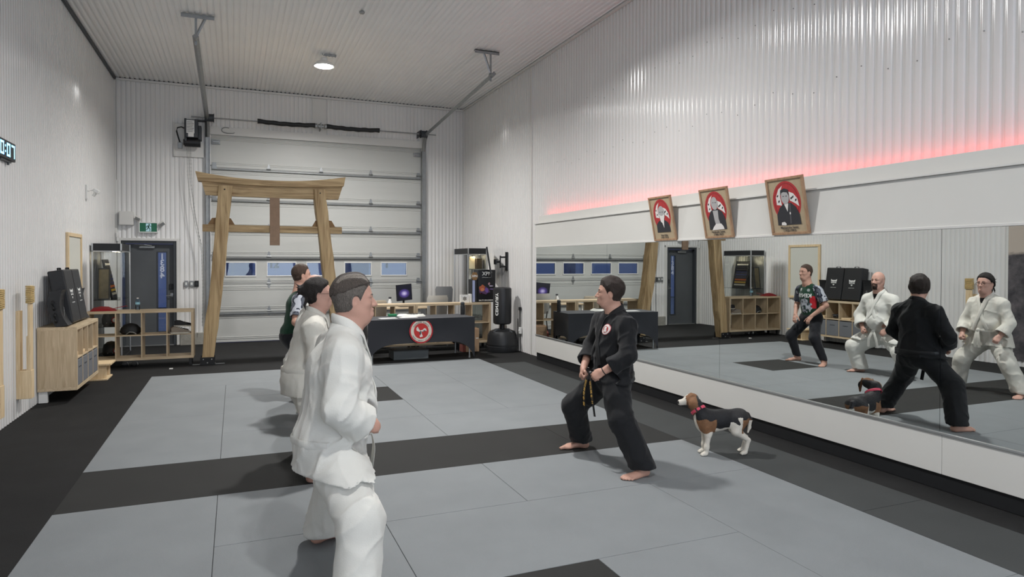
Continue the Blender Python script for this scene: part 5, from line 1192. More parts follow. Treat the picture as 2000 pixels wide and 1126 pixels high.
def hand(s, w, d, n, side_thumb, fist=True, L=.185, curl=1.0):
    """w wrist, d hand direction, n back-of-hand normal, side_thumb unit vector toward the thumb"""
    w = np.array(w, float); d = nrm3(d); n = np.array(n, float); n = nrm3(n-d*(n@d)); t = nrm3(np.cross(d, n)); 
    if t@np.array(side_thumb, float) < 0: t = -t
    f = L/.185
    s.ell(w+d*.045*f-n*.002, (.048*f, .039*f, .0165*f), [d, t, n], k=.02)
    s.ell(w+d*.02*f+t*.022*f-n*.008, (.032*f, .02*f, .017*f), [nrm3(d+t*.5), nrm3(t-d*.5), n], k=.015)
    lens = [.074, .08, .075, .06]; off = [.029, .0105, -.0085, -.027]
    for l, o in zip(lens, off):
        kn = w+d*(.084-abs(o-.01)*.16)*f+t*o*f; r = .0092 if l > .065 else .008
        if fist:
            a1, a2, a3 = 1.25*curl, 2.75*curl, 3.9*curl
        else: a1, a2, a3 = .35*curl, .75*curl, 1.0*curl
        p = kn; pts = [kn-d*.012*f-n*.003]
        for sl, a in ((.44, a1), (.32, a2), (.24, a3)):
            spread = 0 if fist else o*2.2
            p = p+(d*cos(a)-n*sin(a)+t*spread)*l*sl*f; pts.append(p)
        s.chain(pts, [r*1.08*f, r*f, r*.95*f, r*.85*f], k=.0035)
    b = w+d*.028*f+t*.030*f-n*.008*f
    if fist: pts = [b, b+(d*.6+t*.35-n*.55)*.036*f, b+(d*.75-t*.25-n*1.1)*.052*f, b+(d*.7-t*1.0-n*1.1)*.050*f]
    else: pts = [b, b+(d*.75+t*.65-n*.1)*.034*f, b+(d*1.0+t*.75-n*.25)*.058*f, b+(d*1.25+t*.75-n*.35)*.078*f]
    s.chain(pts, [.0135*f, .0115*f, .0105*f, .009*f], k=.006)
def foot(s, ank, toe_dir, out, z0=0.0, L=.245):
    """ank at ankle joint; foot flat on z0"""
    d = nrm3([toe_dir[0], toe_dir[1], 0]); t = np.array([-d[1], d[0], 0.])
    if t@np.array(list(out)+[0])[:3] < 0: t = -t     # t points to the little-toe side
    a = np.array(ank, float); g = A(a[0], a[1], z0)
    s.cone(a, g-d*.028+A(0, 0, .034), .04, .031, k=.03)
    s.ell(g-d*.032+A(0, 0, .026), (.036, .03, .028), [d, t, A(0, 0, 1)], k=.02)
    s.ecap(g+d*.0+A(0, 0, .042), g+d*.11+A(0, 0, .022)+t*.004, .036, .030, A(0, 0, 1), .75, k=.03)
    s.ell(g+d*.125-t*.012+A(0, 0, .018), (.04, .044, .019), [d, t, A(0, 0, 1)], k=.02)
    s.ecap(g-d*.02+t*.012+A(0, 0, .02), g+d*.11+t*.022+A(0, 0, .016), .024, .022, A(0, 0, 1), .8, k=.02)
    for i, (o, l, r) in enumerate(((-.033, .052, .0135), (-.012, .05, .0100), (.006, .044, .0095), (.023, .036, .009), (.038, .026, .0085))):
        b = g+d*(.148-abs(i-1)*.006)+t*o; s.chain([b+A(0, 0, .017), b+d*l*.55+A(0, 0, r+.006), b+d*l+A(0, 0, r)], [r*1.05, r, r*.95], k=.006)
    s._a('i', lambda P: z0+.001-P[:, 2], [-1e9]*3, [1e9]*3, 0)
class Head:
    def __init__(h, c, yaw, pitch=0, sc=1.0, roll=0):
        h.c = np.array(c, float); h.s = sc
        f = A(cos(yaw)*cos(pitch), sin(yaw)*cos(pitch), sin(pitch)); l = A(-sin(yaw), cos(yaw), 0); u = np.cross(f, l)
        if roll: l, u = l*cos(roll)+u*sin(roll), u*cos(roll)-l*sin(roll)
        h.f, h.l, h.u = f, l, u; h.R = np.array([f, l, u])
    def p(h, x, y, z): return h.c+(h.f*x+h.l*y+h.u*z)*h.s
    def add(h, s, neck, fat=0.0, nr=.058, fem=False, nose=1.0):
        S = h.s; R = h.R; P = h.p
        s.ell(P(-.012, 0, .032), (.098*S, .077*S, .094*S), R, k=.02)
        s.ell(P(.012, 0, -.015), (.076*S, .066*S, .088*S), R, k=.03)
        s.ell(P(.030, 0, -.068), (.052*S, (.050+fat)*S, .050*S), R, k=.03)
        for q in (-1, 1):
            s.cone(P(-.015, q*(.052+fat*.4), -.045), P(.045, q*.022, -.094), .022*S, .018*S, k=.03)
            s.ell(P(.052, q*.034, -.022), (.026*S, .024*S, .022*S), R, k=.02)
            s.cone(P(.080, q*.010, .022), P(.066, q*.046, .020), .0095*S, .010*S, k=.012)
            s.ell(P(.094, q*.031, .003), (.016*S, .017*S, .0115*S), R, k=.012, op='s')
            s.ell(P(.0725, q*.031, .0125), (.0145*S, .0165*S, .0075*S), R, k=.004); s.ell(P(.0715, q*.031, -.0065), (.0140*S, .0155*S, .0050*S), R, k=.004)
            # ear
            e = P(-.008, q*.078, -.008); Re = np.array([nrm3(h.f*.95+h.l*q*.35*-1), nrm3(h.l*q*.95+h.f*.3), h.u])
            s.ell(e, (.019*S, .0075*S, .032*S), [nrm3(h.f-h.l*q*.45), nrm3(h.l*q+h.f*.45), h.u], k=.006)
            s.ell(P(-.004, q*.086, -.006), (.010*S, .006*S, .019*S), [nrm3(h.f-h.l*q*.45), nrm3(h.l*q+h.f*.45), h.u], k=.004, op='s')
        s.ell(P(.084, 0, -.078), (.018*S, .022*S, .017*S), R, k=.02)
        s.chain([P(.083, 0, .016), P(.098, 0, -.012), P(.108*nose, 0, -.028)], [.008*S, .0095*S, .0125*S], k=.010)
        for q in (-1, 1): s.ell(P(.096, q*.013, -.031), (.011*S, .0085*S, .0085*S), R, k=.006)
        s.ell(P(.088, 0, -.052), (.014*S, .024*S, .0085*S), R, k=.008); s.ell(P(.086, 0, -.063), (.013*S, .020*S, .0075*S), R, k=.006)
        s.ell(P(.104, 0, -.0575), (.008*S, .026*S, .0014*S), R, k=.004, op='s')
        s.cone(P(-.022, 0, -.05), neck, nr*S, nr*1.05*S, k=.03)
        s.cone(P(.02, 0, -.085), np.array(neck)+h.f*.02, nr*.72*S, nr*.9*S, k=.03)
        if fat: s.ell(P(.03, 0, -.105), (.05*S, .045*S, .03*S), R, k=.03)
    def eyes(h, root, brow=None, iris=(70, 52, 40)):
        for q in (-1, 1):
            b = MB(); Mx = Matrix(np.array([h.f, h.l, h.u]).T.tolist()).to_4x4(); Mx.translation = Vector(h.p(.0698, q*.031, .0032))
            r = .0125*h.s; b.lathe([(0, -r)]+[(r*sin(a), -r*cos(a)) for a in np.linspace(.3, pi-.3, 9)]+[(0, r)], (0, 0, 0), 12, M=Matrix.Rotation(pi/2, 4, 'Y')); b.xf(Mx)
            e = b.build('eye', mat('eye_white', (196, 188, 180), .3), root, smooth=True)
            b = MB(); b.lathe([(.0058*h.s, 0), (.0050*h.s, .0011), (0, .0016)], (r*.9, 0, 0), 12, M=Matrix.Rotation(pi/2, 4, 'Y')); b.xf(Mx); b.build('iris', mat('iris_%d' % iris[0], iris, .2), e, smooth=True)
            b = MB(); pts = [h.p(.0865-.0, q*(.013+.012*k), .0085+.0035*sin(k*1.2)) for k in range(4)]
            if brow is not None:
                pts = [h.p(.0905-.0042*k*k*.5, q*(.011+.0125*k), .0235+.003*sin(k*1.1)) for k in range(4)]
                b.tube(pts, .0042*h.s, 6, rs=[.0042*h.s, .0045*h.s, .004*h.s, .0022*h.s], flat=.8, nrm=[h.u]*4); b.build('eyebrow', brow, root, smooth=True)
        b = MB(); pts = [h.p(.097-.0115*(k/3)**2*1.0, k*.0068, -.0565-.0008*abs(k)) for k in range(-3, 4)]
        b.tube(pts, .003*h.s, 6, rs=[.001, .0026, .0034, .0032, .0034, .0026, .001], nrm=[h.u]*7); b.build('lips', mat('lip_rose', (168, 104, 92), .45), root, smooth=True)

def limb_dir(a, b): return nrm3(np.array(b, float)-np.array(a, float))
def gi_jacket(D, thick=.0, belly=0.0, chest=.0, hem=.6, sleeve=.86, sr=(.088, .082, .085), seed=1, flare=.02, amp=.010, vdeep=-.03, drape=.132):
    """jacket SDF from joint dictionary D"""
    s = SDF(); F, Lf = D['F'], D['L']; U = A(0, 0, 1)
    pel, che, nk = D['pel'], D['che'], D['nk']
    R3 = [F, Lf, U]
    s.ell(che+A(0, 0, .03), (.135+chest, .185+chest, .16), R3, k=.05)
    s.ecap(che-A(0, 0, .02), pel+A(0, 0, .04), .132+chest, .140+thick*.7, Lf, 1.26, k=.05)
    s.ell((che*.5+pel*.5)+F*(.02+belly*.5), (.125+belly, .16+thick, .17), R3, k=.06)
    s.ell(pel+F*.0, (.150+thick*.6, .185+thick, .15), R3, k=.06)
    hz = A(pel[0], pel[1], hem-.02)
    s.ecap(pel+A(0, 0, .05), hz, .150+thick*.6, .158+thick*.6+flare, Lf, 1.18, k=.03)
    s.cone(nk+A(0, 0, -.03), che+A(0, 0, .05), .075, .12, k=.04)
    for sg in ('L', 'R'):
        sh, el, wr = D['sh'+sg], D['el'+sg], D['wr'+sg]
        s.cone(nk+A(0, 0, -.030)-F*.012, sh+A(0, 0, .006), .066, .074, k=.05)
    for sg in ('L', 'R'):
        sh, el, wr = D['sh'+sg], D['el'+sg], D['wr'+sg]
        s.cone(sh, el, sr[0], sr[1], k=.05); e = el+(wr-el)*(sleeve+.12); s.cone(el, e, sr[1], sr[2]+.004, k=.03)
    for sg in ('L', 'R'):
        hp, kn = D['hp'+sg], D['kn'+sg]; q = hp+(kn-hp)*.75; s.cone(hp+A(0, 0, .03), q, drape, drape+.008, k=.06)
    s.fnp('d', lambda P: -folds(P, amp, 7, 7, 4.2, seed))
    s.fnp('i', lambda P: hem-P[:, 2]+.008*np.sin(P[:, 0]*40+P[:, 1]*23))
    for sg in ('L', 'R'):
        el, wr = D['el'+sg], D['wr'+sg]; ax = nrm3(wr-el); e = el+(wr-el)*sleeve
        def fn(P, b=e, ax=ax):
            q = P-b; h = q@ax; return np.maximum(np.maximum(-h, h-.16), np.linalg.norm(q-np.outer(h, ax), axis=1)-.135)
        s.fnp('s', fn, e-.2, e+.2, k=0)
        s.cone(e+ax*.03, e-ax*.045, sr[2]-.012, sr[2]-.018, k=.0, op='s')
    # neck opening
    s.fnp('i', lambda P: (P-(nk+A(0, 0, .004)-F*.0))@nrm3(A(0, 0, 1)+F*.35))
    s.cone(nk+A(0, 0, .05)-F*.01, nk+A(0, 0, -.06)+F*.055, .062, .040, k=.006, op='s')
    top = nk+A(0, 0, -.01)+F*.05; bot = che+A(0, 0, vdeep)+F*.16
    s.chain([top, (top+bot)/2+F*.045, bot], [.045, .026, .006], k=.006, op='s')
    return s
class Comb(SDF):
    def __init__(s, a, b, ob=.0): s.a, s.b, s.ob = a, b, ob
    def ev(s, P): return np.minimum(s.a.ev(P), s.b.ev(P)-s.ob)
def lapel(D, s, mt, root, name='collar', w=.022, cross=-.03, drop=-.16, off=.004, right_over=True, body=None, back=.032):
    """collar band from behind the neck to the crossing and down to the belt, both sides"""
    F, Lf, U = D['F'], D['L'], A(0, 0, 1); nk, che, pel = D['nk'], D['che'], D['pel']
    cs = Comb(s, body, .006)
    b = MB()
    for q in ((1, -1) if right_over else (-1, 1)):
        K = [nk-F*.075+U*back, nk-F*.055+Lf*q*.045+U*(back-.004), nk-F*.005+Lf*q*.072+U*(back-.026), nk+F*.05+Lf*q*.058-U*.035, che*.45+nk*.55+F*.11+Lf*q*.035, che+F*.155+A(0, 0, cross)-Lf*q*.005,
             che+F*.16+A(0, 0, cross-.08)-Lf*q*.04, che*.35+pel*.65+F*.17-Lf*q*.075]
        K = np.array(K); T = np.linspace(0, len(K)-1, 40); P = np.stack([np.interp(T, range(len(K)), K[:, i]) for i in range(3)], 1)
        for _ in range(3): P[1:-1] = (P[:-2]+2*P[1:-1]+P[2:])/4
        Pp = cs.project(P, off+(.003 if q == -1 else 0), 6)
        for _ in range(4): Pp[1:-1] = (Pp[:-2]+2*Pp[1:-1]+Pp[2:])/4
        N = cs.grad(Pp, .012); t = np.clip(np.arange(40)/12., 0, 1)[:, None]
        out = Pp-nk; out[:, 2] = 0; out /= np.linalg.norm(out, axis=1, keepdims=True)+1e-9
        N = out*(1-t)+N*t; N /= np.linalg.norm(N, axis=1, keepdims=True)
        for _ in range(3): N[1:-1] = (N[:-2]+2*N[1:-1]+N[2:])/4
        b.tube(Pp, w, 10, flat=.26, nrm=list(N))
    return b.build(name, mt, root, smooth=True)
def belt(D, s, mt, root, z, w=.022, ends=True, name='belt', knot=True, text=None, tilt=0.0, endlen=.30, spread=.05):
    F, Lf, U = D['F'], D['L'], A(0, 0, 1); c = D['pel']*1.0; n = 44
    c = A(c[0], c[1], z); th = np.linspace(0, 2*pi, n+1)[:-1]
    P = c+np.outer(np.cos(th)*.17, F)+np.outer(np.sin(th)*.2, Lf); 
    for _ in range(7):
        g = s.grad(P); g[:, 2] = 0; g /= np.linalg.norm(g, axis=1, keepdims=True)+1e-9; P = P-(s.ev(P)-.003)[:, None]*g*.8; P[:, 2] = z+tilt*((P-c)@F)
    b = MB(); b.tube(P, w, 8, flat=.2, closed=True, nrm=[nrm3(p-c) for p in P])
    bo = b.build(name, mt, root, smooth=True)
    if knot:
        k = P[0]+F*.012; b = MB(); b.lathe([(0, -.02), (.018, -.016), (.026, 0), (.018, .016), (0, .02)], (0, 0, 0), 12, M=Matrix.Rotation(pi/2, 4, 'Y'))
        Mx = Matrix(np.array([F, Lf, U]).T.tolist()).to_4x4(); Mx.translation = Vector(k); b.xf(Mx); b.build('belt_knot', mt, root, smooth=True)
    ends_ = []
    if ends:
        for q in (-1, 1):
            K = np.array([P[0]+F*.016, P[0]+F*.03+Lf*q*spread*.5-U*.05, P[0]+F*.035+Lf*q*spread-U*endlen*.5, P[0]+F*.02+Lf*q*spread*1.25-U*endlen]); T = np.linspace(0, 3, 14)
            Q = np.stack([np.interp(T, range(4), K[:, i]) for i in range(3)], 1); 
            for _ in range(2): Q[1:-1] = (Q[:-2]+2*Q[1:-1]+Q[2:])/4
            b = MB(); b.tube(Q, w*.9, 8, flat=.16, nrm=[F]*14); ends_.append((b.build('belt_end', mt, root, smooth=True), Q))
    return P, ends_
def trousers(D, waist, rh=.118, rk=.105, rc=.108, hem=.045, seed=2, amp=.012, top=None):
    s = SDF(); F, Lf, U = D['F'], D['L'], A(0, 0, 1); pel = D['pel']
    s.ell(pel+A(0, 0, .0), (.14, .185, .13), [F, Lf, U], k=.04)
    s.fnp('i', lambda P: P[:, 2]-waist)
    for sg in ('L', 'R'):
        hp, kn, an = D['hp'+sg], D['kn'+sg], D['an'+sg]
        s.cone(hp, kn, rh, rk, k=.06); ax = nrm3(an-kn); a = kn; 
        s.cone(kn, an-ax*.0, rk, rc, k=.05)
    s.fnp('d', lambda P: -folds(P, amp, 6.5, 6.5, 4.0, seed))
    s.fnp('i', lambda P: hem-P[:, 2]+.004*np.sin(P[:, 1]*50))
    for sg in ('L', 'R'):
        kn, an = D['kn'+sg], D['an'+sg]; ax = nrm3(an-kn); e = kn+ax*((hem-kn[2])/ax[2]); s.cone(e-ax*.03, e+ax*.03, rc-.016, rc-.012, k=0, op='s')
    return s
def bodysdf(D, H, fat=0, neck_r=.058, fem=False, fistL=True, handL=.185, skin_legs=True, belly=.0, curl=1.0):
    s = SDF(); F, Lf, U = D['F'], D['L'], A(0, 0, 1); pel, che, nk = D['pel'], D['che'], D['nk']
    s.ell(che, (.105, .155, .16), [F, Lf, U], k=.05); s.ell((che+pel)/2+F*belly*.5, (.10+belly, .135, .15), [F, Lf, U], k=.05); s.ell(pel, (.12, .155, .12), [F, Lf, U], k=.05)
    s.cone(nk, che+A(0, 0, .08), .06, .1, k=.05)
    for sg in ('L', 'R'):
        sh, el, wr = D['sh'+sg], D['el'+sg], D['wr'+sg]
        s.cone(nk-A(0, 0, .03), sh, .05, .055, k=.04); s.cone(sh, el, .054, .043, k=.03)
        m = el+(wr-el)*.3; s.chain([el, m, wr], [.042, .041, .0275], k=.02); s.ecap(el+(wr-el)*.8, wr, .028, .026, D['hn'+sg], .85, k=.01)
        hand(s, wr, D['hd'+sg], D['hn'+sg], D['ht'+sg], fist=fistL, L=handL, curl=curl)
        hp, kn, an = D['hp'+sg], D['kn'+sg], D['an'+sg]
        s.cone(hp, kn, .088, .058, k=.04); m = kn+(an-kn)*.3; s.chain([kn, m, an+(kn-an)*.12, an], [.056, .054, .036, .036], k=.03)
        foot(s, an, D['td'+sg], D['L'][:2]*(1 if sg == 'L' else -1))
    H.add(s, nk, fat=fat, nr=neck_r)
    return s
def mk(root, name, s, h, mats, mifn=None, sm=1, lam=.5):
    P, Q = s.mesh(h)
    if sm: P = smoothP(P, Q, sm, lam)
    mi = None if mifn is None else mifn(fcent(P, Q))
    return rawmesh(name, P, Q, mats, root, mi)
def person(label, loc): return thing('person', label, 'person', (loc[0], loc[1], 0))
HL = dict(x=[-.12, -.05, -.022, -.006, .010, .022, .034, .050, .066, .12], short=[-.072, -.062, -.050, -.012, .000, -.010, .022, .052, .066, .072])
def hairshell(H, neck, kw, thick=.008, line=None, taper=.03, seed=1, amp=.003, freq=(50, 50, 20), jit=.005, ear=.030, edge=.0018, extra=None, tfn=None):
    """hair as an offset of the head itself, thin at the hairline and fuller above it"""
    s = SDF(); H.add(s, neck, **kw); S = H.s
    if extra: extra(s)
    zs = HL['short'] if line is None else line
    def hl(q):
        return np.interp(q[:, 0], HL['x'], zs)+jit*(NZ1(q*np.array([55, 55, 8])+seed)*2-1)
    def off(P):
        q = (P-H.c)@H.R.T/S; t = np.clip((q[:, 2]-hl(q))/taper, 0, 1); t = t*t*(3-2*t)
        th = thick if tfn is None else tfn(q)
        return -(edge+th*t)*S+amp*t*(NZ1(q*np.array(freq)+seed)*2-1)
    s.fnp('d', off)
    def cut(P):
        q = (P-H.c)@H.R.T/S; return (hl(q)-q[:, 2])*S
    s.fnp('i', cut)
    s.fnp('i', lambda P: (-.085-((P-H.c)@H.u)/S)*S)
    for q in (-1, 1): s.ell(H.p(.0, q*.088, -.012), (ear*.72*S, .03*S, ear*1.12*S), H.R, k=.004, op='s')
    return s
# ------------------------------------------------------------------ the five people
m_sk1 = skin('skin_fair_ruddy', (190, 148, 131)); m_sk2 = skin('skin_fair', (196, 154, 138)); m_sk3 = skin('skin_warm', (190, 148, 130))
m_gi = cloth('white_gi_cotton', (213, 212, 205)); m_gi2 = cloth('white_gi_cotton_cream', (212, 209, 199)); m_bgi = cloth('black_gi_cotton', (27, 28, 30), .8, sheen=.1)
m_tee = cloth('black_tee', (30, 30, 32), .9)
def joints(F, cy, **k):
    F = nrm3(list(F)+[0]); Lf = A(-F[1], F[0], 0); D = {'F': F, 'L': Lf}; D.update({a: np.array(b, float) for a, b in k.items()}); return D
def bodypaint(D, H, extra=None):
    """material index on the body mesh: 0 skin, 1 shirt under the jacket"""
    def fn(Cn):
        m = np.zeros(len(Cn), int); nk = D['nk']
        q = Cn-nk; m[(q@A(0, 0, 1) < -.028+.0*q[:, 0]) & (Cn[:, 2] > .95) & (np.abs(q@D['L']) < .2)] = 1
        return m
    return fn

# --- near man in white: grey swept-back hair
p = person('man with grey swept-back hair in white karate suit, nearest the camera', (.5, 3.6))
D = joints((1, 0), 0, pel=(.455, 3.6, .70), che=(.505, 3.6, 1.06), nk=(.545, 3.6, 1.305),
    shR=(.50, 3.41, 1.175), elR=(.465, 3.31, .93), wrR=(.61, 3.385, .825), shL=(.50, 3.79, 1.175), elL=(.465, 3.89, .93), wrL=(.60, 3.80, .83),
    hpR=(.46, 3.50, .66), knR=(.55, 3.215, .42), anR=(.515, 3.14, .075), hpL=(.46, 3.70, .66), knL=(.535, 3.945, .42), anL=(.47, 4.06, .075),
    hdR=(.8, .45, -.15), hnR=(.3, -.8, .4), htR=(0, .2, 1), hdL=(.8, -.45, -.15), hnL=(.3, .8, .4), htL=(0, -.2, 1), tdR=(1, -.15), tdL=(1, .25))
H = Head((.582, 3.6, 1.450), radians(-1), 0.0, 1.04)
HK = dict(fat=.012, nr=.064)
s = bodysdf(D, H, fat=.012, neck_r=.064, belly=.05)
mk(p, 'body', s, .0048, [m_sk1, m_gi], bodypaint(D, H), 1, .4)
H.eyes(p, hairm('brow_grey', (110, 100, 92)))
J = gi_jacket(D, thick=.03, belly=.05, chest=.025, hem=.59, sleeve=.84, sr=(.088, .078, .092), seed=3, amp=.0115, flare=.012, drape=.138)
mk(p, 'jacket', J, .0068, m_gi, None, 1)
lapel(D, J, m_gi, p, w=.024, body=s, back=.05)
belt(D, J, m_gi, p, .745, w=.02, endlen=.20, spread=.02, name='belt')
b = MB()
for q in (0, 1): b.tube(J.project(np.array([[.52+.012*q, 3.38, .80-.03*k] for k in range(6)]), .006)+np.array([[.0, -.012*(k % 2)-.004*q, 0] for k in range(6)]), .006, 5)
b.build('side_tie', m_gi2, p, smooth=True)
Tz = trousers(D, .80, .132, .104, .106, hem=.05, seed=8, amp=.0115); mk(p, 'trousers', Tz, .0072, m_gi, None, 1)
hs = hairshell(H, D['nk'], HK, thick=.006, seed=4, amp=.002, freq=(70, 70, 26))
mk(p, 'side_hair', hs, .0048, hairm('hair_grey_short', (100, 94, 88)), None, 1, .4)
S = H.s
def strand(P):
    q = (P-H.c)@H.R.T/S; w = q[:, 1]*190+7*NZ1(q*np.array([9, 9, 9]))+q[:, 2]*70; return .0022*np.sin(w)+.004*(NZ2(q*np.array([16, 80, 40]))-.5)
tl = [.000, .034, .046, .054, .058, .060, .062, .064, .072, .080]
ht = hairshell(H, D['nk'], HK, line=tl, taper=.022, seed=14, amp=.0, jit=.006, tfn=lambda q: .010+.006*np.clip(1-np.abs(q[:, 0]-.03)/.06, 0, 1)-.005*np.clip((q[:, 0]-.06)/.03, 0, 1))
ht.fnp('d', strand)
def hairstreak(Cn):
    q = (Cn-H.c)@H.R.T/S; n = NZ1(q*np.array([5, 46, 20])+3); return np.where((n > .60-.12*np.clip((q[:, 2]-.09)/.05, 0, 1)) & (q[:, 2] > .085), 1, 0)
mk(p, 'swept_hair', ht, .0042, [hairm('hair_dark_brown_grey', (78, 70, 64)), hairm('hair_silver', (136, 128, 119))], hairstreak, 1, .3)

# --- woman in white with glasses
p = person('woman with dark tied-up hair and glasses in white karate suit, second in line', (.55, 5.57))
D = joints((1, 0), 0, pel=(.50, 5.57, .70), che=(.565, 5.57, 1.03), nk=(.60, 5.57, 1.235),
    shR=(.56, 5.40, 1.12), elR=(.57, 5.295, .90), wrR=(.70, 5.345, .735), shL=(.56, 5.74, 1.12), elL=(.57, 5.845, .90), wrL=(.70, 5.80, .735),
    hpR=(.50, 5.48, .66), knR=(.60, 5.30, .40), anR=(.55, 5.18, .075), hpL=(.50, 5.66, .66), knL=(.60, 5.86, .40), anL=(.55, 5.95, .075),
    hdR=(.6, .05, -.55), hnR=(.7, -.5, .5), htR=(.2, .9, .3), hdL=(.6, -.05, -.55), hnL=(.7, .5, .5), htL=(.2, -.9, .3), tdR=(1, -.35), tdL=(1, .35))
H = Head((.62, 5.57, 1.387), radians(-4), 0, 1.03)
s = bodysdf(D, H, fat=.008, neck_r=.052, handL=.17); mk(p, 'body', s, .0062, [m_sk2, m_tee], bodypaint(D, H), 1, .4)
H.eyes(p, hairm('brow_dark', (50, 40, 36)))
J = gi_jacket(D, thick=.012, belly=.03, chest=-.008, hem=.60, sleeve=.80, sr=(.068, .060, .080), seed=5, amp=.011, flare=.010); mk(p, 'jacket', J, .0095, m_gi2, None, 1)
lapel(D, J, m_gi2, p, w=.023, body=s, back=.04); belt(D, J, m_gi2, p, .80, endlen=.22, spread=.02)
Tz = trousers(D, .78, .116, .090, .094, hem=.055, seed=12, amp=.014); mk(p, 'trousers', Tz, .0095, m_gi2, None, 1)
hs = hairshell(H, D['nk'], dict(fat=.008, nr=.052), thick=.012, seed=9, amp=.003, line=[-.078, -.070, -.055, -.015, .004, .022, .040, .058, .070, .078], ear=.026)
B_ = H.p(-.115, .0, .035); S = H.s
hs.ell(B_, (.045, .042, .042), H.R, k=.02)
for k in range(9):
    a = k*.7; hs.chain([B_, B_+A(-.03, .03*cos(a), .03*sin(a)), B_+A(-.05-.01*(k % 3), .05*cos(a), .01+.05*sin(a))-A(0, 0, .02*(k % 2))], [.012, .007, .002], k=.01)
for k in range(5): hs.chain([H.p(-.085, (k-2)*.02, -.03), H.p(-.105, (k-2)*.026, -.085), H.p(-.098, (k-2)*.03, -.125)], [.014, .008, .002], k=.008)
mk(p, 'hair', hs, .0055, hairm('hair_near_black', (38, 33, 31)), None, 1, .3)
gl = MB()
for q in (-1, 1):
    c = [H.p(.101, q*.032+.021*cos(a), .0+.0175*sin(a)) for a in np.linspace(0, 2*pi, 17)[:-1]]; gl.tube(c, .0018, 5, closed=True, nrm=[H.f]*16)
    gl.tube([H.p(.101, q*.053, .004), H.p(.05, q*.082, .006), H.p(-.005, q*.088, .008)], .0018, 5)
gl.tube([H.p(.101, -.011, .003), H.p(.106, 0, .006), H.p(.101, .011, .003)], .0018, 5)
g_ = gl.build('glasses', mat('glasses_frame', (90, 66, 56), .35, metal=.3), p, smooth=True)
for q in (-1, 1):
    b = MB(); b.add([H.p(.1012, q*.032+.02*cos(a), .0165*sin(a)) for a in np.linspace(0, 2*pi, 17)[:-1]], [tuple(range(16))]); b.build('lens', m_glass, g_)

# --- bald bearded man in white
p = person('bald man with dark goatee in white karate suit, third in line', (.68, 7.0))
D = joints((1, 0), 0, pel=(.62, 7.0, .60), che=(.70, 7.0, .98), nk=(.735, 7.0, 1.225),
    shR=(.70, 6.80, 1.10), elR=(.72, 6.665, .86), wrR=(.82, 6.80, .68), shL=(.70, 7.20, 1.10), elL=(.72, 7.335, .86), wrL=(.82, 7.20, .68),
    hpR=(.62, 6.90, .56), knR=(.78, 6.60, .38), anR=(.70, 6.58, .075), hpL=(.62, 7.10, .56), knL=(.78, 7.38, .38), anL=(.70, 7.33, .075),
    hdR=(.5, .35, -.5), hnR=(.6, -.6, .4), htR=(.3, .8, .2), hdL=(.5, -.35, -.5), hnL=(.6, .6, .4), htL=(.3, -.8, .2), tdR=(1, -.4), tdL=(1, .5))
H = Head((.755, 7.0, 1.385), radians(-8), 0, 1.04)
s = bodysdf(D, H, fat=.008, neck_r=.06, belly=.04); mk(p, 'body', s, .0065, [m_sk2, m_tee], bodypaint(D, H), 1, .4)
H.eyes(p, hairm('brow_brown', (70, 52, 42)))
J = gi_jacket(D, thick=.022, belly=.06, chest=.005, hem=.50, sleeve=.82, sr=(.078, .070, .088), seed=15, amp=.012, flare=.006, drape=.138); mk(p, 'jacket', J, .0105, m_gi, None, 1)
lapel(D, J, m_gi, p, w=.023, body=s, back=.04); belt(D, J, m_gi, p, .66, endlen=.24, spread=.06)
Tz = trousers(D, .70, .128, .106, .108, hem=.05, seed=22, amp=.013); mk(p, 'trousers', Tz, .0105, m_gi, None, 1)
S = H.s; HKb = dict(fat=.008, nr=.06)
bd_ = SDF(); H.add(bd_, D['nk'], **HKb); bd_.fnp('d', lambda P: -.005*S+.0015*np.sin(P@A(410, 330, 260)))
def goatee(P):
    q = (P-H.c)@H.R.T/S; x, y, z = q[:, 0], np.abs(q[:, 1]), q[:, 2]
    chin = np.maximum(np.maximum(z+.066+.25*np.maximum(y-.012, 0), y-.034), -.125-z); side = np.maximum(np.abs(y-.031)-.008, np.maximum(z+.043, -.09-z)); must = np.maximum(np.abs(z+.043+.12*y)-.0055, y-.036)
    return np.maximum(np.minimum(np.minimum(chin, side), must), .045-x)*S
bd_.fnp('i', goatee)
mk(p, 'beard', bd_, .004, hairm('beard_dark', (58, 44, 38)), None, 0)
hs = hairshell(H, D['nk'], HKb, thick=.0005, seed=2, amp=.0, line=[-.06, -.055, -.045, -.01, .005, .012, .3, .3, .3, .3], edge=.0012); hs.fnp('i', lambda P: ((P-H.c)@H.u)-.045)
mk(p, 'stubble', hs, .0055, mat('shaved_stubble', (182, 148, 132), .7), None, 1, .4)

# --- man in green KENYA jersey
p = person('man in dark green KENYA jersey and black trousers, farthest in line', (.66, 8.34))
D = joints((1, 0), 0, pel=(.62, 8.34, .76), che=(.68, 8.34, 1.10), nk=(.71, 8.35, 1.315),
    shR=(.68, 8.155, 1.20), elR=(.64, 8.03, .955), wrR=(.80, 8.165, .785), shL=(.68, 8.535, 1.20), elL=(.64, 8.63, .955), wrL=(.79, 8.52, .785),
    hpR=(.63, 8.25, .72), knR=(.78, 8.12, .43), anR=(.74, 7.97, .075), hpL=(.63, 8.43, .72), knL=(.78, 8.62, .42), anL=(.70, 8.56, .075),
    hdR=(.55, .25, -.75), hnR=(.7, -.1, .6), htR=(-.1, .9, -.2), hdL=(.55, -.25, -.75), hnL=(.7, .1, .6), htL=(-.1, -.9, -.2), tdR=(1, -.6), tdL=(1, .45))
H = Head((.737, 8.36, 1.487), radians(6), 0, 1.04)
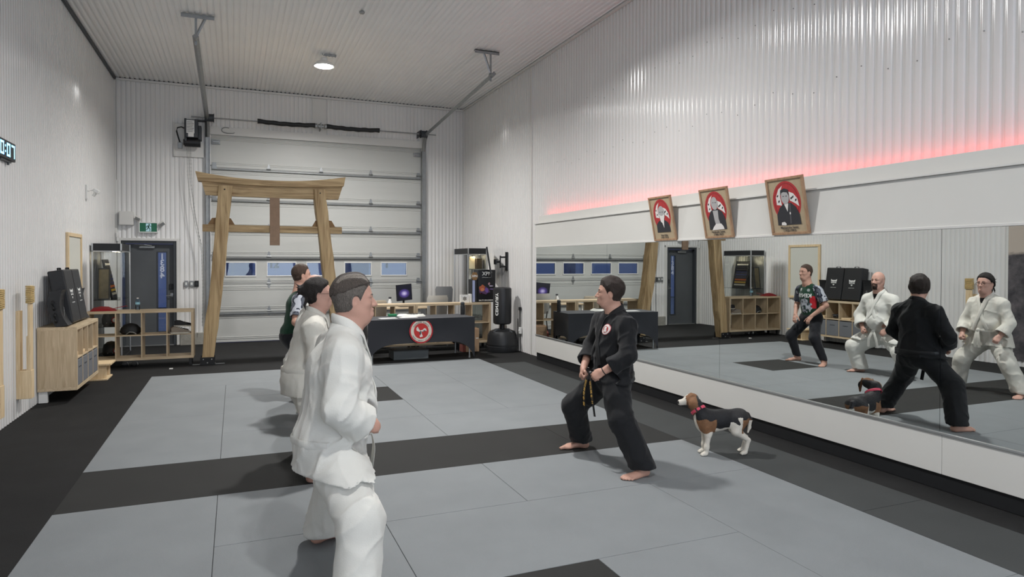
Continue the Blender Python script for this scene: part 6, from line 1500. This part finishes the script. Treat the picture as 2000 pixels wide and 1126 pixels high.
s = bodysdf(D, H, fat=.004, neck_r=.06, fistL=False, belly=.01); mk(p, 'body', s, .0065, [m_sk3], None, 1, .4)
H.eyes(p, hairm('brow_brown', (70, 52, 42)))
js = SDF(); F, Lf, U = D['F'], D['L'], A(0, 0, 1)
js.ell(D['che']+A(0, 0, .0), (.128, .178, .19), [F, Lf, U], k=.05); js.ell((D['che']+D['pel'])/2+F*.01, (.128, .162, .18), [F, Lf, U], k=.05); js.ecap(D['pel']+A(0, 0, .05), D['pel']-A(0, 0, .06), .14, .145, Lf, 1.18, k=.03)
js.cone(D['nk']-A(0, 0, .03), D['che']+A(0, 0, .05), .07, .11, k=.04); js.fnp('i', lambda P: .735-P[:, 2])
for sg in ('L', 'R'):
    sh, el = D['sh'+sg], D['el'+sg]; js.cone(D['nk']-A(0, 0, .035), sh, .055, .066, k=.03); ax = nrm3(el-sh); e = sh+(el-sh)*.78
    def fn(P, a=sh, b=e, ax=ax, L=np.linalg.norm(e-sh)):
        pa = P-a; h = np.clip(pa@ax/L, 0, 1); return np.maximum(np.linalg.norm(pa-np.outer(h*L, ax), axis=1)-(.070+.004*h), (P-b)@ax)
    js.fnp('u', fn, np.minimum(sh, e)-.09, np.maximum(sh, e)+.09, k=.03); js.cone(e+ax*.02, e-ax*.03, .062, .058, k=0, op='s')
js.cone(D['nk']+A(0, 0, .05), D['nk']+A(0, 0, -.03)+F*.02, .062, .058, k=.004, op='s'); js.fnp('d', lambda P: folds(P, .007, 7, 7, 4, 4))
def kpaint(Cn):
    q = Cn-D['che']; x, y, z = q@F, q@Lf, q[:, 2]; m = np.zeros(len(Cn), int)
    n = NZ1(Cn*np.array([26, 26, 20])); n2 = NZ2(Cn*np.array([40, 40, 30]))
    sl = (np.abs(y) > .165-.25*np.maximum(z-.05, 0)) & (z > -.16); camo = np.where(n > .6, 2, np.where(n > .42, 1, 3)); m[sl] = camo[sl]
    bl = (x > .02) & (((y+.01)/.11)**2+((z+.16)/.115)**2 < 1+.7*(n2-.5)); m[bl] = np.where(n2 > .5, 2, np.where(n2 > .3, 3, 0))[bl]
    rd = (x > .0) & (y < -.105-.16*(z+.05)) & (z < .0) & (z > -.20) & ~bl & ~sl; m[rd] = 4
    return m
jo = mk(p, 'jersey', js, .0075, [cloth('jersey_green', (28, 62, 46), .7), cloth('jersey_navy', (34, 38, 52), .7), cloth('jersey_pale', (176, 180, 188), .7), cloth('jersey_grey', (90, 94, 104), .7), cloth('jersey_red', (188, 40, 50), .7)], kpaint, 1)
def decal(root, name, s, tb, origin, right, up, mt, off=.0025, dirn=None):
    M = frameM(origin, right, up); tb.xf(M); P = np.array(tb.v); n = np.cross(nrm3(right), nrm3(up)) if dirn is None else nrm3(dirn)
    for _ in range(14): P = P-np.outer(s.ev(P)-off, n)*.8
    tb.v = [tuple(q) for q in P]; return tb.build(name, mt, root)
def subdiv_text(txt, size, bold=0, thick=True):
    tb = text_mb(txt, size, 0.0, bold=bold); me = bpy.data.meshes.new('x'); me.from_pydata(tb.v, [], tb.f); bm = bmesh.new(); bm.from_mesh(me)
    bmesh.ops.triangulate(bm, faces=bm.faces[:]); bmesh.ops.subdivide_edges(bm, edges=[e for e in bm.edges if e.calc_length() > size*.3], cuts=2)
    bm.verts.index_update(); t = MB(); t.add([v.co for v in bm.verts], [[v.index for v in f.verts] for f in bm.faces]); bm.free(); bpy.data.meshes.remove(me); return t
decal(p, 'jersey_lettering', js, subdiv_text('KENYA', .085, .003), D['che']+F*.2+A(0, 0, .005), Lf, U, mat('jersey_print_white', (222, 222, 220), .7))
decal(p, 'jersey_badge', js, subdiv_text('O', .05, .006), D['che']+F*.2+Lf*.07+A(0, 0, .105), Lf, U, mat('jersey_print_white', 0))
decal(p, 'jersey_crest', js, subdiv_text('#', .055, .004), D['che']+F*.2-Lf*.08+A(0, 0, .10), Lf, U, mat('jersey_print_grey', (150, 156, 156), .7))
Tz = trousers(D, .80, .100, .078, .056, hem=.085, seed=32, amp=.007); mk(p, 'trousers', Tz, .0085, cloth('black_track_cloth', (30, 31, 36), .8), None, 1)
hs = hairshell(H, D['nk'], dict(fat=.004, nr=.06), thick=.006, seed=3, amp=.002, line=[-.072, -.062, -.050, -.012, .006, -.004, .038, .066, .074, .08]); mk(p, 'hair', hs, .0052, hairm('hair_brown_short', (70, 54, 44)), None, 1, .4)

# --- instructor in black
p = person('instructor with short dark hair in black karate suit facing the line', (2.88, 4.8))
D = joints((-1, .06), 0, pel=(2.88, 4.80, .70), che=(2.905, 4.80, 1.03), nk=(2.905, 4.80, 1.25),
    shL=(2.905, 4.61, 1.135), elL=(2.85, 4.50, .91), wrL=(2.69, 4.62, .78), shR=(2.895, 5.00, 1.135), elR=(2.86, 5.115, .92), wrR=(2.70, 4.955, .76),
    hpL=(2.86, 4.71, .67), knL=(2.79, 4.50, .42), anL=(2.905, 4.375, .075), hpR=(2.86, 4.90, .67), knR=(2.70, 5.12, .41), anR=(2.84, 5.24, .075),
    hdL=(-.75, .42, -.45), hnL=(-.45, -.75, .5), htL=(.1, .3, .8), hdR=(-.55, -.35, -.75), hnR=(-.75, .45, .25), htR=(.1, -.8, .4), tdL=(-1, -.25), tdR=(-1, .25))
H = Head((2.868, 4.81, 1.392), radians(150), .04, 1.03)
s = bodysdf(D, H, fat=.0, neck_r=.055); mk(p, 'body', s, .0050, [m_sk3, m_tee], bodypaint(D, H), 1, .4)
H.eyes(p, hairm('brow_dark', (50, 40, 36)))
J = gi_jacket(D, thick=.008, belly=.01, chest=-.002, hem=.68, sleeve=.66, sr=(.074, .058, .074), seed=41, amp=.014, flare=.004, drape=.126); mk(p, 'jacket', J, .008, m_bgi, None, 1)
lapel(D, J, mat('black_gi_band', (22, 23, 25), .75), p, w=.024, right_over=False, body=s, back=.035)
Tz = trousers(D, .84, .118, .094, .094, hem=.062, seed=52, amp=.014); mk(p, 'trousers', Tz, .0085, m_bgi, None, 1)
m_bb = mat('black_belt_satin', (20, 20, 23), .45)
TJ = SDF(); TJ.p = J.p[:]
Pb, ends = belt(D, J, m_bb, p, .735, w=.021, endlen=.33, spread=.075)
for (eo, Q), tx in zip(ends, ('石川流空手道', '石川流拳士')):
    for i, ch in enumerate(tx[:6]):
        k = 5+i*1.25; q = np.array([np.interp(k, range(14), Q[:, j]) for j in range(3)]); q2 = np.array([np.interp(k-1, range(14), Q[:, j]) for j in range(3)])
        up = nrm3(q2-q); tt = text_mb(ch, .034, .0008, bold=.0006); tt.xf(frameM(q+D['F']*.0055, np.cross(up, D['F']), up)); tt.build('gold_lettering', mat('gold_thread', (212, 170, 84), .5), eo)
Fd = D['F']; pc = D['che']+D['L']*.085+A(0, 0, .075)+Fd*.2
def disc_mb(r, n=28):
    b = MB(); vs = [(0, 0, 0)]; fs = []
    for k in (1, 2, 3): vs += [(r*k/3*cos(a), r*k/3*sin(a), 0) for a in np.linspace(0, 2*pi, n+1)[:-1]]
    for j in range(n): fs.append((0, 1+j, 1+(j+1) % n))
    for k in (0, 1):
        for j in range(n): fs.append((1+k*n+j, 1+(k+1)*n+j, 1+(k+1)*n+(j+1) % n, 1+k*n+(j+1) % n))
    b.add(vs, fs); return b
rt = -D['L']*-1; rt = np.cross(A(0, 0, 1), Fd)
for nm, r, o, c_ in (('badge_rim', .044, .0035, (170, 70, 76)), ('badge_band', .040, .0045, (222, 210, 204)), ('badge_field', .026, .0055, (176, 60, 62))):
    decal(p, nm, J, disc_mb(r), pc, rt, A(0, 0, 1), mat('badge_%d' % c_[0], c_, .7), off=o, dirn=Fd)
for ch, dx, dz, sz in (('S', 0, 0, .045), ('~', 0, -.012, .04)): decal(p, 'badge_figure', J, subdiv_text(ch, sz, .004), pc+rt*dx+A(0, 0, dz), rt, A(0, 0, 1), mat('badge_white', (230, 224, 220), .7), off=.0068, dirn=Fd)
hs = hairshell(H, D['nk'], dict(nr=.055), thick=.014, seed=6, amp=.006, freq=(46, 46, 20), taper=.05, tfn=lambda q: .004+.012*np.clip((q[:, 2]+.02)/.08, 0, 1), jit=.008, line=[-.066, -.058, -.048, -.012, .002, -.014, .022, .050, .062, .068])
mk(p, 'hair', hs, .0046, hairm('hair_dark_brown', (48, 38, 33)), None, 1, .3)
b = MB(); w_ = D['wrL']; ax = nrm3(D['hdL']); e_ = nrm3(D['wrL']-D['elL']); u1 = nrm3(np.cross(e_, A(0, 0, 1))); u2 = np.cross(e_, u1)
b.tube([w_-e_*.012+u1*.031*cos(a)+u2*.031*sin(a) for a in np.linspace(0, 2*pi, 17)[:-1]], .004, 6, closed=True, nrm=[e_]*16); b.build('bracelet', m_blk, p, smooth=True)

# ------------------------------------------------------------------ beagle
dg_ = thing('dog', 'black, tan and white beagle with pink collar standing by the mirror wall', 'dog', (3.9, 4.63, 0))
s = SDF(); f = nrm3(A(-.36, .10, 0)); l = A(-f[1], f[0], 0); U = A(0, 0, 1)
o_ = A(3.725, 4.665, 0)      # under the shoulders
def q_(a, b, z): return o_+f*a+l*b+U*z
s.ell(q_(-.01, 0, .285), (.095, .075, .105), [f, l, U], k=.04); s.ell(q_(-.10, 0, .290), (.12, .074, .092), [f, l, U], k=.05); s.ell(q_(-.20, 0, .305), (.11, .066, .078), [f, l, U], k=.05); s.ell(q_(-.31, 0, .305), (.085, .07, .085), [f, l, U], k=.05)
s.cone(q_(.03, 0, .335), q_(.085, 0, .435), .062, .05, k=.04)
# head turned to its left-front
hc = A(3.655, 4.765, .462); hf = nrm3(A(-.88, .46, -.10)); hl = nrm3(np.cross(U, hf)); hu = np.cross(hf, hl); HR = [hf, hl, hu]
s.ell(hc, (.058, .046, .048), HR, k=.02); s.cone(q_(.085, 0, .435), hc-hf*.02, .048, .04, k=.03)
s.cone(hc+hf*.03-hu*.012, hc+hf*.092-hu*.022, .034, .024, k=.02); s.ell(hc+hf*.095-hu*.018, (.022, .021, .019), HR, k=.012)
for q in (-1, 1):
    e0 = hc+hl*q*.042+hu*.022-hf*.012; sp = .035 if q < 0 else .03
    en = nrm3(hl*q+hf*.25); s.ecap(e0+hl*q*.004, e0+hl*q*.024-hu*.045+hf*.004, .026, .034, en, .30, k=.006); s.ecap(e0+hl*q*.024-hu*.045+hf*.004, e0+hl*q*.024-hu*.100+hf*.012, .034, .022, en, .28, k=.006)
for (a, b, knee, paw, front) in ((0.005, .045, None, q_(.005, .045, 0), 1), (.0, -.045, None, q_(-.012, -.052, 0), 1)):
    s.chain([q_(a, b*.9, .25), q_(a-.018, b, .19), paw+U*.075-f*.004, paw+U*.028], [.045, .028, .0185, .018], k=.025)
    s.ell(paw+f*.016+U*.017, (.03, .021, .018), [f, l, U], k=.012)
    for t in (-.012, 0, .012): s.ell(paw+f*.038+l*t+U*.011, (.012, .0075, .010), [f, l, U], k=.006)
for b, a0 in ((.042, -.335), (-.042, -.36)):
    hip = q_(-.30, b, .30); kn = q_(a0+.075, b*1.15, .205); hk = q_(a0-.035, b*1.15, .125); paw = q_(a0-.012, b*1.2, 0)
    s.chain([hip, kn], [.066, .042], k=.035); s.chain([kn, hk], [.038, .019], k=.02); s.chain([hk, paw+U*.03], [.019, .0165], k=.015)
    s.ell(paw+f*.016+U*.017, (.029, .020, .017), [f, l, U], k=.012)
    for t in (-.012, 0, .012): s.ell(paw+f*.037+l*t+U*.011, (.012, .0075, .010), [f, l, U], k=.006)
s.chain([q_(-.385, 0, .335), q_(-.41, -.0, .29), q_(-.405, -.004, .22), q_(-.39, 0, .18)], [.020, .017, .013, .008], k=.015)
s.fnp('i', lambda P: .001-P[:, 2])
def dpaint(Cn):
    r = Cn-o_; a, b, z = r@f, r@l, Cn[:, 2]; n = (NZ1(Cn*22)-.5)*.035; hq = (Cn-hc); hx, hy, hz = hq@hf, hq@hl, hq@hu
    m = np.zeros(len(Cn), int)                                     # black saddle
    m[(z < .235+n*1.2+.05*(a < -.2))] = 2                          # white legs and belly
    m[(a > -.075+n) & (z < .31+n) & (z > .20+n)] = 1               # tan shoulder
    m[(a > .02) & (z < .36) & (np.abs(b) < .028)] = 2; m[(a > .055) & (z < .39) & (z > .2) & (hx < -.02) & (np.abs(b) < .03)] = 2
    th = (a < -.27+n) & (z > .19) & (z < .31+n) & (np.abs(b) > .02); m[th] = 1; m[(a < -.262+n) & (a > -.292+n) & (z < .33) & (z > .16) & (np.abs(b) > .02)] = 2
    m[(a < -.385) & (z < .26)] = 2
    hd = np.linalg.norm(hq, axis=1) < .15; hd &= (hx > -.055); m[hd] = 1; m[hd & (hx > .045)] = 2; m[hd & (np.abs(hy) < .010) & (hx > .02)] = 2
    m[(hx > .107) & (hz > -.026) & (hz < -.002)] = 3
    m[hd & (hx < -.035) & (hz < .03)] = 0
    return m
mk(dg_, 'body', s, .0045, [mat('fur_black', (24, 24, 27), .6, bump=.4, bscale=60, stretch=(1, 1, 3)), mat('fur_tan', (126, 90, 62), .75, bump=.4, bscale=60, var=.15, vscale=20), mat('fur_white', (214, 208, 196), .8, bump=.4, bscale=60), mat('nose_black', (20, 18, 20), .3)], dpaint, 1, .4)
for q in (-1, 1):
    b = MB(); b.lathe([(0, -.007), (.006, -.004), (.007, 0), (.006, .004), (0, .007)], hc+hf*.044+hl*q*.024+hu*.012, 10); b.build('eye', mat('dog_eye', (24, 16, 12), .15), dg_, smooth=True)
c0 = q_(.062, 0, .385); cn = nrm3(nrm3(hc-q_(.03, 0, .33))); u1 = nrm3(np.cross(cn, l)); u2 = nrm3(np.cross(cn, u1))
th = np.linspace(0, 2*pi, 25)[:-1]; P = np.array([c0+(u1*cos(a)+u2*sin(a))*.062 for a in th])
for _ in range(6):
    g = s.grad(P); g -= np.outer(g@cn, cn); g /= np.linalg.norm(g, axis=1, keepdims=True)+1e-9; P = P-(s.ev(P)-.004)[:, None]*g*.8
b = MB(); b.tube(P, .013, 8, flat=.25, closed=True, nrm=[nrm3(x-c0) for x in P]); co = b.build('collar', mat('collar_pink', (226, 84, 108), .6), dg_, smooth=True)
b = MB()
for k in (4, 16): b.tube([P[k]*1.0+nrm3(P[k]-c0)*.004, P[k+3]+nrm3(P[k+3]-c0)*.004], .016, 6, flat=.25, nrm=[nrm3(P[k]-c0)]*2)
b.build('collar_patch', m_blk, co)
